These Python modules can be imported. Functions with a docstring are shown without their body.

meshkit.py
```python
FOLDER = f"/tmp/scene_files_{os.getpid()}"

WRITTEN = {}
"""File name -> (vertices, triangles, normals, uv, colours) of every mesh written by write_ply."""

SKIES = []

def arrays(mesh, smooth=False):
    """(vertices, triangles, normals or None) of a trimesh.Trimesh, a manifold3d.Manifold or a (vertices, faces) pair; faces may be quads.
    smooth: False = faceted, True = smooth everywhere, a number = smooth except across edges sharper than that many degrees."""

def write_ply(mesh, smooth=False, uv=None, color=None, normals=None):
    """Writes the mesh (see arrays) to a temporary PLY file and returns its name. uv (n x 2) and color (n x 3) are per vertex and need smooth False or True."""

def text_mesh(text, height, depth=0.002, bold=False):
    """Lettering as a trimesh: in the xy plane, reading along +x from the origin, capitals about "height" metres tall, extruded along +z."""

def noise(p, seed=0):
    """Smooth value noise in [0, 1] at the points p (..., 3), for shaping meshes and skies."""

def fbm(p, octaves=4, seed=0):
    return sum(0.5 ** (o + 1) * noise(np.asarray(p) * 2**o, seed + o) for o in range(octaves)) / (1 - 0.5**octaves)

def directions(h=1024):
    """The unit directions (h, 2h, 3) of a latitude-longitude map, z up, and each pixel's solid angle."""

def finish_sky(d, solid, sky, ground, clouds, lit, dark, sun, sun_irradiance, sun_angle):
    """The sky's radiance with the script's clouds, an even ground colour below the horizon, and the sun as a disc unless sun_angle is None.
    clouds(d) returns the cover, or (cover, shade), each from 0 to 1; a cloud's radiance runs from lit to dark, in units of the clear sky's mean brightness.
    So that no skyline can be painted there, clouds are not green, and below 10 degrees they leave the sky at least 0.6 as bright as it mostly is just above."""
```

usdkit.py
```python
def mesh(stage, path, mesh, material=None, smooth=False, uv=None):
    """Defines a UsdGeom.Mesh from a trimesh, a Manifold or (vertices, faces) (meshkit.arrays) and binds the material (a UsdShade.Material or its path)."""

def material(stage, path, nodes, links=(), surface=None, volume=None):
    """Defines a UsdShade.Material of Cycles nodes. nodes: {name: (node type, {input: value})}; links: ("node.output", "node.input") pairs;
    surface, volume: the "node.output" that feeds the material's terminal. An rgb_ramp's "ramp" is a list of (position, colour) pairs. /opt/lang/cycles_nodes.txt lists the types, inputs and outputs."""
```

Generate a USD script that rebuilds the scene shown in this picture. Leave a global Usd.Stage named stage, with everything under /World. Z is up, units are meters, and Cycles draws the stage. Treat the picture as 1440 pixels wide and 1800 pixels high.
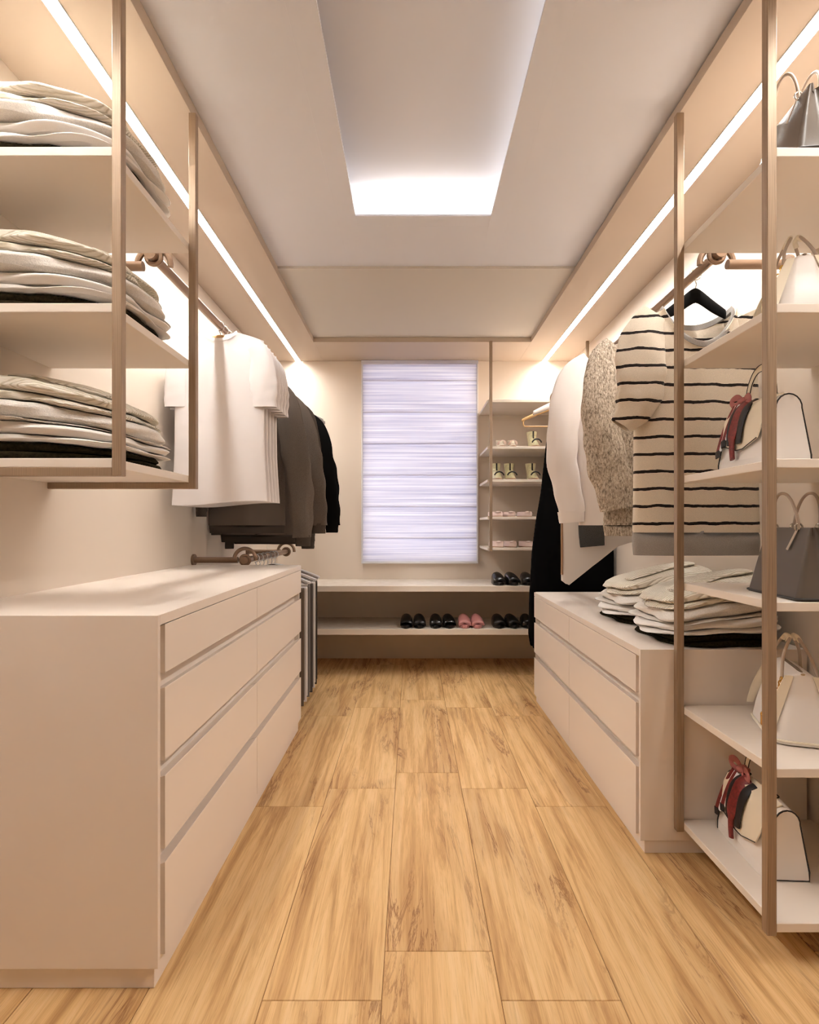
import math, re, numpy as np, trimesh, usdkit, meshkit
from pxr import Usd, UsdGeom, UsdLux, UsdShade, Gf, Sdf
from scipy.spatial import ConvexHull

stage = Usd.Stage.CreateInMemory()
UsdGeom.SetStageUpAxis(stage, 'Z')
UsdGeom.SetStageMetersPerUnit(stage, 1.0)
stage.SetDefaultPrim(UsdGeom.Xform.Define(stage, '/World').GetPrim())
UsdGeom.Scope.Define(stage, '/World/Looks')
PI = math.pi
HE = 1.15                                             # eye height

# ------------------------------------------------------------------ camera, light, exposure
cam = UsdGeom.Camera.Define(stage, '/World/camera')
cam.AddTranslateOp().Set(Gf.Vec3d(0, 0, HE))
cam.AddRotateXOp().Set(90.0)
cam.CreateFocalLengthAttr(25.0)
cam.CreateHorizontalApertureAttr(36.0)
cam.CreateVerticalApertureAttr(45.0)
cam.CreateHorizontalApertureOffsetAttr(-0.10)
cam.CreateVerticalApertureOffsetAttr(0.625)
cam.CreateClippingRangeAttr(Gf.Vec2f(0.05, 100))
cam.CreateExposureAttr(0.27)
LED, LED_FAR, LED_SIDE, SKY = 118.0, 32.0, 3.6, 1.9
LED_COL = (1.0, 0.975, 0.935)


def lin(r, g, b):
    return tuple((c / 255 / 12.92) if c <= 10 else ((c / 255 + 0.055) / 1.055) ** 2.4 for c in (r, g, b))


dome = UsdLux.DomeLight.Define(stage, '/World/sky_light')
dome.CreateIntensityAttr(SKY)
dome.CreateColorAttr(Gf.Vec3f(0.86, 0.91, 1.0))

# ------------------------------------------------------------------ materials
def mat(name, nodes, links, surface='p.BSDF'):
    return usdkit.material(stage, '/World/Looks/' + name, nodes, links, surface=surface)


def plain(name, rgb, rough=0.55, metallic=0.0, spec=0.4, bump=0.0, scale=200.0, sheen=0.0, vary=0.0, coat=0.0):
    c = lin(*rgb)
    nodes = {'p': ('principled_bsdf', {'base_color': c, 'roughness': rough, 'metallic': metallic, 'specular_ior_level': spec, 'sheen_weight': sheen, 'coat_weight': coat})}
    links = []
    if bump or vary:
        nodes['t'] = ('texture_coordinate', {})
        nodes['n'] = ('noise_texture', {'scale': scale, 'detail': 3.0, 'roughness': 0.6})
        links.append(('t.object', 'n.vector'))
    if bump:
        nodes['b'] = ('bump', {'strength': bump, 'distance': 0.003})
        links += [('n.fac', 'b.height'), ('b.normal', 'p.normal')]
    if vary:
        lo = tuple(x * (1 - vary) for x in c)
        hi = tuple(min(1, x * (1 + vary)) for x in c)
        nodes['r'] = ('rgb_ramp', {'ramp': [(0.3, lo), (0.7, hi)]})
        links += [('n.fac', 'r.fac'), ('r.color', 'p.base_color')]
    return mat(name, nodes, links)


def glow(name, rgb, strength):
    return mat(name, {'e': ('emission', {'color': rgb, 'strength': strength})}, [], 'e.emission')


WALL = plain('wall_paint', (233, 219, 204), 0.75, spec=0.2, bump=0.04, scale=160)
CEIL = plain('ceiling_paint', (224, 224, 230), 0.85, spec=0.15, bump=0.05, scale=220)
CEIL2 = plain('greige_ceiling_paint', (206, 199, 190), 0.85, spec=0.15, bump=0.05, scale=220)
SOFF = plain('soffit_laminate', (188, 171, 154), 0.6, spec=0.25)
CAB = plain('cabinet_laminate', (236, 223, 211), 0.42, spec=0.35)
CABTOP = plain('cabinet_top_laminate', (240, 231, 220), 0.38, spec=0.4)
SHELF = plain('shelf_laminate', (237, 225, 212), 0.45, spec=0.3)
BENCH = mat('pale_wood_laminate', {
    't': ('texture_coordinate', {}), 'm': ('mapping', {'scale': (4.0, 30.0, 30.0)}), 'n': ('noise_texture', {'scale': 4.0, 'detail': 4.0}),
    'r': ('rgb_ramp', {'ramp': [(0.35, lin(202, 188, 172)), (0.65, lin(228, 217, 204))]}), 'p': ('principled_bsdf', {'roughness': 0.55, 'specular_ior_level': 0.25})},
    [('t.object', 'm.vector'), ('m.vector', 'n.vector'), ('n.fac', 'r.fac'), ('r.color', 'p.base_color')])
BRONZE = mat('champagne_bronze_metal', {
    't': ('texture_coordinate', {}), 'm': ('mapping', {'scale': (300.0, 300.0, 3.0)}), 'n': ('noise_texture', {'scale': 2.0, 'detail': 2.0}),
    'r': ('rgb_ramp', {'ramp': [(0.3, lin(141, 119, 97)), (0.7, lin(172, 148, 124))]}), 'p': ('principled_bsdf', {'roughness': 0.45, 'metallic': 0.35, 'specular_ior_level': 0.4})},
    [('t.object', 'm.vector'), ('m.vector', 'n.vector'), ('n.fac', 'r.fac'), ('r.color', 'p.base_color')])
ROD = plain('bronze_rod_metal', (148, 122, 101), 0.4, 0.5)
LEDM = mat('led_lens', {'w': ('layer_weight', {'blend': 0.5}), 'c': ('math', {'math_type': 'subtract', 'value1': 1.0}), 'k': ('math', {'math_type': 'power', 'value2': 1.2}),
    's': ('math', {'math_type': 'multiply', 'value2': LED}), 'e': ('emission', {'color': LED_COL})},
    [('w.facing', 'c.value2'), ('c.value', 'k.value1'), ('k.value', 's.value1'), ('s.value', 'e.strength')], 'e.emission')   # a lens that throws the light downwards
LEDFAR = glow('cove_led_bright', (1.0, 0.96, 0.9), LED_FAR)
LEDSIDE = glow('cove_led_soft', (1.0, 0.95, 0.88), LED_SIDE)
WHITE_PVC = plain('white_powder_coat', (238, 236, 238), 0.45)
STEEL = plain('polished_steel', (200, 196, 190), 0.2, 1.0)
GOLD = plain('gold_metal', (226, 178, 84), 0.25, 1.0)
BLACKV = plain('black_velvet', (14, 13, 13), 0.95, spec=0.05, sheen=0.1)
WOODH = plain('pale_beech_wood', (214, 172, 118), 0.45, vary=0.12, scale=40)
TEE = plain('white_cotton_jersey', (233, 227, 226), 0.9, spec=0.1, bump=0.08, scale=900, sheen=0.15)
WHITEKNIT = plain('white_fleece', (238, 229, 224), 0.95, spec=0.08, bump=0.12, scale=500, sheen=0.3)
BROWN = plain('dark_brown_wool', (102, 92, 84), 0.95, spec=0.05, bump=0.4, scale=420, vary=0.35)
BROWN2 = plain('blackish_brown_wool', (76, 68, 62), 0.95, spec=0.05, bump=0.4, scale=420, vary=0.3)
BLACKC = plain('black_cotton', (19, 18, 18), 0.92, spec=0.05, bump=0.1, scale=500)
DRESSM = plain('black_crepe', (10, 9, 10), 0.9, spec=0.05)
COATM = plain('pale_grey_linen', (214, 206, 199), 0.9, spec=0.1, bump=0.1, scale=400)
DENIM = plain('dark_grey_denim', (70, 70, 69), 0.9, bump=0.3, scale=300, vary=0.45)
GREYRIB = plain('heather_grey_rib', (158, 152, 147), 0.95, spec=0.05, bump=0.3, scale=350, vary=0.12)
GREYDARK = plain('charcoal_trouser_wool', (98, 92, 88), 0.9, spec=0.1, bump=0.1, scale=500)
GREYMID = plain('mid_grey_trouser_wool', (132, 126, 122), 0.9, spec=0.1, bump=0.1, scale=500)
GREYBROWN = plain('taupe_trouser_wool', (112, 99, 88), 0.9, spec=0.1, bump=0.1, scale=500)
OLIVE = plain('dark_olive_corduroy', (38, 32, 20), 0.95, spec=0.05, bump=0.3, scale=120, vary=0.5)
TOTE = plain('dark_grey_leather', (92, 82, 73), 0.45, spec=0.4, bump=0.08, scale=500)
TAUPE = plain('taupe_leather_strap', (184, 166, 150), 0.5)
BAGW = plain('white_smooth_leather', (241, 234, 228), 0.38, spec=0.45)
BAGC = plain('cream_leather', (240, 228, 206), 0.4, spec=0.45)
PIPE = plain('dark_piping', (52, 48, 46), 0.5)
SCARFR = plain('deep_red_silk', (118, 36, 34), 0.5, bump=0.15, scale=120, vary=0.35)
SCARFP = plain('dusty_rose_silk', (170, 100, 98), 0.5)
SCARFB = plain('black_silk', (30, 24, 26), 0.5)
SHOEB = plain('glossy_black_rubber', (18, 16, 16), 0.22, spec=0.5)
SHOEP = plain('dusty_pink_rubber', (206, 140, 136), 0.3, spec=0.5)
SHOEPI = plain('dark_pink_footbed', (168, 98, 96), 0.6)
BOOTC = plain('cream_gold_leather', (228, 220, 178), 0.3, 0.2, vary=0.12, scale=60)
FLATP = plain('pale_pink_leather', (240, 216, 208), 0.45)
FLATR = plain('dark_rose_lining', (120, 66, 62), 0.6)
SNEAK = plain('ivory_leather', (238, 228, 208), 0.45, vary=0.1, scale=60)
SOLE = plain('tan_sole', (172, 138, 110), 0.6)
PINKCLOTH = plain('ivory_padded_satin', (236, 222, 214), 0.6, sheen=0.2)


def stripe_mat(name, base, line, period, z0, width, fuzz=0.004):
    return mat(name, {
        'g': ('geometry', {}), 's': ('separate_xyz', {}), 'n': ('noise_texture', {'scale': 14.0, 'detail': 3.0}), 'n2': ('noise_texture', {'scale': 420.0, 'detail': 2.0}),
        'a': ('math', {'math_type': 'multiply_add', 'value2': fuzz * 4, 'value3': -z0 - fuzz * 2}), 'z': ('math', {'math_type': 'add'}),
        'd': ('math', {'math_type': 'divide', 'value2': period}), 'f': ('math', {'math_type': 'fraction'}), 'f2': ('math', {'math_type': 'add', 'value2': 100.0}),
        'l': ('math', {'math_type': 'less_than', 'value2': width}),
        'r': ('rgb_ramp', {'ramp': [(0.3, tuple(0.86 * c for c in lin(*base))), (0.7, lin(*base))]}),
        'm': ('mix', {'color2': lin(*line)}), 'b': ('bump', {'strength': 0.25, 'distance': 0.002}), 'p': ('principled_bsdf', {'roughness': 0.95, 'specular_ior_level': 0.08, 'sheen_weight': 0.2})},
        [('g.position', 's.vector'), ('g.position', 'n.vector'), ('g.position', 'n2.vector'), ('n.fac', 'a.value1'), ('s.z', 'z.value1'), ('a.value', 'z.value2'),
         ('z.value', 'd.value1'), ('d.value', 'f2.value1'), ('f2.value', 'f.value1'), ('f.value', 'l.value1'), ('l.value', 'm.fac'), ('n2.fac', 'r.fac'), ('r.color', 'm.color1'),
         ('m.color', 'p.base_color'), ('n2.fac', 'b.height'), ('b.normal', 'p.normal')])


STRIPED = stripe_mat('cream_knit_with_black_stripes', (231, 217, 198), (40, 32, 30), 0.0677, 1.968, 0.165)
TWEED = mat('oatmeal_tweed', {
    't': ('texture_coordinate', {}), 'm': ('mapping', {'scale': (1.0, 1.0, 0.45)}), 'n': ('noise_texture', {'scale': 130.0, 'detail': 4.0, 'roughness': 0.75}),
    'v': ('voronoi_texture', {'scale': 160.0}), 'r': ('rgb_ramp', {'ramp': [(0.33, lin(106, 95, 84)), (0.47, lin(176, 160, 142)), (0.62, lin(214, 201, 184))]}),
    'b': ('bump', {'strength': 0.7, 'distance': 0.004}), 'p': ('principled_bsdf', {'roughness': 0.95, 'specular_ior_level': 0.05})},
    [('t.object', 'm.vector'), ('m.vector', 'n.vector'), ('m.vector', 'v.vector'), ('n.fac', 'r.fac'), ('r.color', 'p.base_color'), ('v.distance', 'b.height'), ('b.normal', 'p.normal')])


def rib_mat(name, base, dark, freq, axis, depth):
    """knit ribs running across: a wave along one object axis"""
    return mat(name, {
        't': ('texture_coordinate', {}), 'w': ('wave_texture', {'wave_type': 'bands', 'bands_direction': axis, 'profile': 'sine', 'scale': freq, 'distortion': 1.2, 'detail': 1.0, 'detail_scale': 1.5}),
        'n': ('noise_texture', {'scale': 600.0}), 'r': ('rgb_ramp', {'ramp': [(0.0, lin(*dark)), (0.45, lin(*base)), (1.0, lin(*base))]}),
        'b': ('bump', {'strength': depth, 'distance': 0.004}), 'p': ('principled_bsdf', {'roughness': 0.95, 'specular_ior_level': 0.06, 'sheen_weight': 0.2})},
        [('t.object', 'w.vector'), ('t.object', 'n.vector'), ('w.fac', 'r.fac'), ('r.color', 'p.base_color'), ('w.fac', 'b.height'), ('b.normal', 'p.normal')])


RIBBED = rib_mat('cream_ribbed_knit', (244, 236, 222), (206, 194, 172), 30.0, 'y', 0.6)
MARL = plain('pale_marled_knit', (234, 227, 219), 0.95, spec=0.05, bump=0.5, scale=260, vary=0.10, sheen=0.2)
IVORY = plain('ivory_cotton_knit', (246, 240, 234), 0.92, spec=0.08, bump=0.15, scale=300, sheen=0.2)


def plank_mat(k, tint):
    a, b, c, d = (tuple(tint * x for x in lin(*q)) for q in ((178, 136, 88), (204, 161, 108), (221, 181, 127), (230, 195, 146)))
    return mat('oak_plank_%d' % k, {
        'g': ('geometry', {}), 'o': ('object_info', {}), 'ox': ('math', {'math_type': 'multiply', 'value2': 37.0}), 'c': ('combine_xyz', {}), 'add': ('vector_math', {'math_type': 'add'}),
        'm': ('mapping', {'scale': (23.0, 1.1, 1.0)}), 'm2': ('mapping', {'scale': (170.0, 5.5, 1.0)}), 'm3': ('mapping', {'scale': (4.5, 1.1, 1.0)}), 'm4': ('mapping', {'scale': (6.5, 0.75, 1.0)}),
        'n': ('noise_texture', {'scale': 1.0, 'detail': 6.0, 'roughness': 0.65, 'distortion': 0.8}),
        'n2': ('noise_texture', {'scale': 1.5, 'detail': 4.0, 'roughness': 0.65, 'distortion': 0.5}),
        'n3': ('noise_texture', {'scale': 1.0, 'detail': 3.0, 'distortion': 0.6}),
        'n4': ('noise_texture', {'scale': 1.0, 'detail': 7.0, 'roughness': 0.68, 'distortion': 1.6}),
        'r': ('rgb_ramp', {'ramp': [(0.30, a), (0.42, b), (0.52, c), (0.72, d)]}),
        'r2': ('rgb_ramp', {'ramp': [(0.32, (0.80, 0.75, 0.69)), (0.50, (1.0, 1.0, 1.0)), (1.0, (1.0, 1.0, 1.0))]}),
        'v': ('math', {'math_type': 'subtract', 'value2': 0.5}), 'va': ('math', {'math_type': 'absolute'}), 'vr': ('map_range', {'from_min': 0.0, 'from_max': 0.028, 'to_min': 1.0, 'to_max': 0.0, 'clamp': True}),
        'mk': ('map_range', {'from_min': 0.47, 'from_max': 0.60, 'to_min': 0.0, 'to_max': 1.0, 'clamp': True}), 'vm': ('math', {'math_type': 'multiply'}),
        'mk2': ('math', {'math_type': 'multiply', 'value2': 0.24}), 'vs': ('math', {'math_type': 'multiply_add', 'value2': 0.70, 'use_clamp': True}),
        'x': ('mix', {'mix_type': 'multiply', 'fac': 0.85}), 'x2': ('mix', {'color2': tuple(tint * q for q in lin(140, 96, 58))}),
        'b': ('bump', {'strength': 0.10, 'distance': 0.002}), 'p': ('principled_bsdf', {'roughness': 0.5, 'specular_ior_level': 0.3})},
        [('o.random', 'ox.value1'), ('ox.value', 'c.x'), ('ox.value', 'c.y'), ('g.position', 'add.vector1'), ('c.vector', 'add.vector2'),
         ('add.vector', 'm.vector'), ('add.vector', 'm2.vector'), ('add.vector', 'm3.vector'), ('add.vector', 'm4.vector'), ('m.vector', 'n.vector'), ('m2.vector', 'n2.vector'), ('m3.vector', 'n3.vector'), ('m4.vector', 'n4.vector'),
         ('n.fac', 'r.fac'), ('n2.fac', 'r2.fac'), ('r.color', 'x.color1'), ('r2.color', 'x.color2'), ('n4.fac', 'v.value1'), ('v.value', 'va.value1'), ('va.value', 'vr.value'),
         ('n3.fac', 'mk.value'), ('vr.result', 'vm.value1'), ('mk.result', 'vm.value2'), ('mk.result', 'mk2.value1'), ('vm.value', 'vs.value1'), ('mk2.value', 'vs.value3'),
         ('vs.value', 'x2.fac'), ('x.color', 'x2.color1'), ('x2.color', 'p.base_color'), ('n2.fac', 'b.height'), ('b.normal', 'p.normal')])


PLANK = [plank_mat(k, t) for k, t in enumerate((1.0, 0.95, 1.04, 0.98))]
GROUT = plain('plank_joint', (150, 112, 74), 0.8)
BLIND = mat('woven_blind_fabric', {
    'g': ('geometry', {}), 'm': ('mapping', {'scale': (0.6, 1.0, 62.0)}), 'n': ('noise_texture', {'scale': 1.0, 'detail': 3.0, 'roughness': 0.7}),
    'r': ('rgb_ramp', {'ramp': [(0.32, lin(206, 204, 218)), (0.50, lin(232, 229, 236)), (0.66, lin(250, 247, 248))]}),
    'b': ('bump', {'strength': 0.5, 'distance': 0.004}), 'd': ('diffuse_bsdf', {}), 'tr': ('translucent_bsdf', {}), 'x': ('mix_closure', {'fac': 0.45})},
    [('g.position', 'm.vector'), ('m.vector', 'n.vector'), ('n.fac', 'r.fac'), ('r.color', 'd.color'), ('r.color', 'tr.color'), ('n.fac', 'b.height'), ('b.normal', 'd.normal'),
     ('d.BSDF', 'x.closure1'), ('tr.BSDF', 'x.closure2')], 'x.closure')
PANE = mat('window_glass', {'f': ('fresnel', {'IOR': 1.45}), 't': ('transparent_bsdf', {}), 'gl': ('glossy_bsdf', {'roughness': 0.02}), 'x': ('mix_closure', {})},
           [('f.fac', 'x.fac'), ('t.BSDF', 'x.closure1'), ('gl.BSDF', 'x.closure2')], 'x.closure')

# ------------------------------------------------------------------ mesh helpers: everything is (vertices, triangles)
def cat(parts):
    vs, fs, n = [], [], 0
    for v, f in parts:
        vs.append(np.asarray(v, float)); fs.append(np.asarray(f, int) + n); n += len(v)
    return np.vstack(vs), np.vstack(fs)


def hull(p):
    p = np.asarray(p, float)
    h = ConvexHull(p)
    c = p.mean(0)
    f = h.simplices.copy()
    n = np.cross(p[f[:, 1]] - p[f[:, 0]], p[f[:, 2]] - p[f[:, 0]])
    flip = (n * (p[f].mean(1) - c)).sum(1) < 0
    f[flip] = f[flip][:, ::-1]
    used = np.unique(f)
    re = np.full(len(p), -1); re[used] = np.arange(len(used))
    return p[used], re[f]


def box(x0, x1, y0, y1, z0, z1, c=0.0015):
    """a box with chamfered edges"""
    c = min(c, 0.45 * min(x1 - x0, y1 - y0, z1 - z0))
    q = []
    for x, sx in ((x0, 1), (x1, -1)):
        for y, sy in ((y0, 1), (y1, -1)):
            for z, sz in ((z0, 1), (z1, -1)):
                q += [(x + sx * c, y + sy * c, z), (x + sx * c, y, z + sz * c), (x, y + sy * c, z + sz * c)]
    return hull(q)


def prism(profile, axis, a0, a1):
    """extrude a convex 2D profile along an axis"""
    pr = np.asarray(profile, float)
    out = []
    for a in (a0, a1):
        col = np.full((len(pr), 1), a)
        out.append({'x': np.hstack([col, pr]), 'y': np.hstack([pr[:, :1], col, pr[:, 1:]]), 'z': np.hstack([pr, col])}[axis])
    return hull(np.vstack(out))


def loft(rings, cap0=True, cap1=True, closed=True):
    """rings (n, m, 3) to a mesh"""
    r = np.asarray(rings, float)
    n, m = r.shape[:2]
    v = r.reshape(-1, 3)
    i, j = np.meshgrid(np.arange(n - 1), np.arange(m if closed else m - 1), indexing='ij')
    a, b = i * m + j, i * m + (j + 1) % m
    c, d = (i + 1) * m + (j + 1) % m, (i + 1) * m + j
    f = np.vstack([np.stack([a, b, c], -1).reshape(-1, 3), np.stack([a, c, d], -1).reshape(-1, 3)])
    v, f = list(v), list(f)
    for cap, k, flip in ((cap0, 0, True), (cap1, n - 1, False)):
        if cap:
            v.append(r[k].mean(0)); t = len(v) - 1
            for q in range(m):
                x, y = k * m + q, k * m + (q + 1) % m
                f.append([t, y, x] if flip else [t, x, y])
    return orient(np.array(v), np.array(f))


def orient(v, f):
    """outward winding for a (nearly) closed mesh"""
    vol = np.einsum('ij,ij->i', v[f[:, 0]], np.cross(v[f[:, 1]], v[f[:, 2]])).sum()
    c = v.mean(0)
    w = v - c
    vol = np.einsum('ij,ij->i', w[f[:, 0]], np.cross(w[f[:, 1]], w[f[:, 2]])).sum()
    return (v, f[:, ::-1]) if vol < 0 else (v, f)


def smoothpath(pts, n):
    p = np.asarray(pts, float)
    d = np.r_[0, np.cumsum(np.linalg.norm(np.diff(p, axis=0), axis=1))]
    from scipy.interpolate import PchipInterpolator
    t = np.linspace(0, d[-1], n)
    return PchipInterpolator(d, p)(t)


def sweep(pts, rx, ry=None, sides=10, n=None, up=(0, 0, 1), closed=False, square=False):
    """a tube, or a flat band, along a path; rx across (in the path's side direction), ry along up"""
    p = smoothpath(pts, n) if n else np.asarray(pts, float)
    ry = rx if ry is None else ry
    t = (np.roll(p, -1, 0) - np.roll(p, 1, 0)) if closed else np.gradient(p, axis=0)
    t /= np.linalg.norm(t, axis=1, keepdims=True) + 1e-12
    u = np.broadcast_to(np.asarray(up, float), p.shape)
    s = np.cross(t, u)
    bad = np.linalg.norm(s, axis=1) < 1e-3
    s[bad] = np.cross(t[bad], [0.0, 1.0, 0.013])
    s /= np.linalg.norm(s, axis=1, keepdims=True)
    w = np.cross(s, t)
    if square:
        ang = np.array([[-1, -1], [1, -1], [1, 1], [-1, 1]], float)
    else:
        q = np.arange(sides) * 2 * PI / sides
        ang = np.stack([np.cos(q), np.sin(q)], 1)
    rx = np.broadcast_to(rx, (len(p),))[:, None, None]; ry = np.broadcast_to(ry, (len(p),))[:, None, None]
    rings = p[:, None] + ang[None, :, :1] * rx * s[:, None] + ang[None, :, 1:] * ry * w[:, None]
    if closed:
        rings = np.concatenate([rings, rings[:1]])
        return loft(rings, False, False)
    return loft(rings)


def rod(p, q, r, sides=14):
    return sweep([p, q], r, sides=sides, up=(0.3, 0.2, 0.9) if abs(np.subtract(q, p)[2]) < 1e-6 else (0, 1, 0))


def ring(c, R, r, normal='y', n=28, sides=10, a0=0, a1=2 * PI):
    full = abs(a1 - a0 - 2 * PI) < 1e-6
    a = np.linspace(a0, a1, n, endpoint=not full)
    o = np.zeros_like(a)
    p = {'y': np.stack([np.cos(a), o, np.sin(a)], 1), 'x': np.stack([o, np.cos(a), np.sin(a)], 1), 'z': np.stack([np.cos(a), np.sin(a), o], 1)}[normal]
    return sweep(np.asarray(c) + R * p, r, sides=sides, up={'y': (0, 1, 0), 'x': (1, 0, 0), 'z': (0, 0, 1)}[normal], closed=full)


def ellipsoid(c, r, n=2):
    m = trimesh.creation.icosphere(n)
    return np.array(m.vertices) * r + c, np.array(m.faces)


def shell(v, f, t):
    """give an open cloth surface real thickness"""
    m = trimesh.Trimesh(v, f, process=False)
    n = np.array(m.vertex_normals)
    inner = v - n * t
    e = np.sort(np.vstack([f[:, [0, 1]], f[:, [1, 2]], f[:, [2, 0]]]), 1)
    raw = np.vstack([f[:, [0, 1]], f[:, [1, 2]], f[:, [2, 0]]])
    _, idx, cnt = np.unique(e, axis=0, return_index=True, return_counts=True)
    b = raw[idx[cnt == 1]]
    k = len(v)
    wall = np.vstack([np.stack([b[:, 1], b[:, 0], b[:, 0] + k], 1), np.stack([b[:, 1], b[:, 0] + k, b[:, 1] + k], 1)]) if len(b) else np.zeros((0, 3), int)
    return np.vstack([v, inner]), np.vstack([f, f[:, ::-1] + k, wall])


def move(m, d=(0, 0, 0), rz=0.0):
    v = np.array(m[0], float)
    c, s = math.cos(rz), math.sin(rz)
    v[:, :2] = v[:, :2] @ np.array([[c, s], [-s, c]])
    return v + np.asarray(d, float), m[1]


# ------------------------------------------------------------------ objects
used = {}
base = {}


def numbered(path):
    k = used.get(path, -1) + 1
    used[path] = k
    return path if k == 0 else '%s_%03d' % (path, k)


def tag(prim, label=None, cat=None, group=None, kind=None):
    for k, x in (('label', label), ('category', cat), ('group', group), ('kind', kind)):
        if x:
            prim.SetCustomDataByKey(k, x)
    return prim


def thing(name, label, cat, loc=(0, 0, 0), rz=0.0, group=None, kind=None):
    x = UsdGeom.Xform.Define(stage, numbered('/World/' + name))
    x.AddTranslateOp().Set(Gf.Vec3d(*map(float, loc)))
    x.AddRotateZOp().Set(math.degrees(rz))
    p = x.GetPrim()
    base[str(p.GetPath())] = np.zeros(3)
    return tag(p, label, cat, group, kind)


def wthing(name, label, cat, loc, group=None, kind=None):
    """a thing whose parts are given in world coordinates"""
    p = thing(name, label, cat, loc, 0.0, group, kind)
    base[str(p.GetPath())] = np.asarray(loc, float)
    return p


def part(parent, name, m, material, smooth=35, label=None, kind=None):
    pp = str(parent.GetPath())
    path = numbered(pp + '/' + name)
    b = base.get(pp, np.zeros(3))
    base[path] = b
    p = usdkit.mesh(stage, path, (np.asarray(m[0]) - b, m[1]), material, smooth=smooth).GetPrim()
    return tag(p, label, kind=kind)


def single(name, m, material, label=None, cat=None, group=None, kind=None, smooth=35):
    p = usdkit.mesh(stage, numbered('/World/' + name), m, material, smooth=smooth).GetPrim()
    base[str(p.GetPath())] = np.zeros(3)
    return tag(p, label, cat, group, kind)


def copy(src, loc, rz=0.0, label=None, group=None):
    root = '/World/' + re.sub(r'_[0-9]{3}$', '', src.GetName())
    x = UsdGeom.Xform.Define(stage, numbered(root))
    x.AddTranslateOp().Set(Gf.Vec3d(*map(float, loc)))
    x.AddRotateZOp().Set(math.degrees(rz))
    p = x.GetPrim()
    p.GetReferences().AddInternalReference(src.GetPath())
    p.SetInstanceable(True)
    was = src.GetCustomData()
    return tag(p, label or was['label'], was['category'], group or was.get('group'))


# ------------------------------------------------------------------ the room
XL, XR, YB, YF = -1.264, 1.40, 4.95, -2.2
ZS, ZC, ZC2 = 2.585, 2.635, 2.622
WX0, WX1, WZ0, WZ1 = -0.428, 0.566, 0.84, 2.56
single('wall_left', box(XL - 0.1, XL, YF, YB + 0.1, -0.06, 2.8), WALL, 'plain warm beige wall on the left behind the dresser', 'wall', kind='structure')
single('wall_right', box(XR, XR + 0.1, YF, YB + 0.1, -0.06, 2.8), WALL, 'plain warm beige wall on the right behind the bag shelves', 'wall', kind='structure')
single('wall_front', box(XL - 0.1, XR + 0.1, YF - 0.1, YF, -0.06, 2.8), WALL, 'plain warm beige wall behind the viewer', 'wall', kind='structure')
single('wall_back', cat([box(XL, WX0, YB, YB + 0.1, -0.06, 2.8, 0.0005), box(WX1, XR, YB, YB + 0.1, -0.06, 2.8, 0.0005), box(WX0, WX1, YB, YB + 0.1, -0.06, WZ0, 0.0005), box(WX0, WX1, YB, YB + 0.1, WZ1, 2.8, 0.0005)]),
       WALL, 'warm beige end wall around the window with the pale blind', 'wall', kind='structure')
w = wthing('window_1', 'window behind the pale striped blind on the end wall', 'window', (0, YB, WZ0), kind='structure')
for s in ((WX0, WX1, WZ0, WZ0 + .018), (WX0, WX1, WZ1 - .018, WZ1), (WX0, WX0 + .018, WZ0 + .018, WZ1 - .018), (WX1 - .018, WX1, WZ0 + .018, WZ1 - .018)):
    part(w, 'window_frame', box(s[0], s[1], YB + .060, YB + .098, s[2], s[3]), WHITE_PVC)
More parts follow.
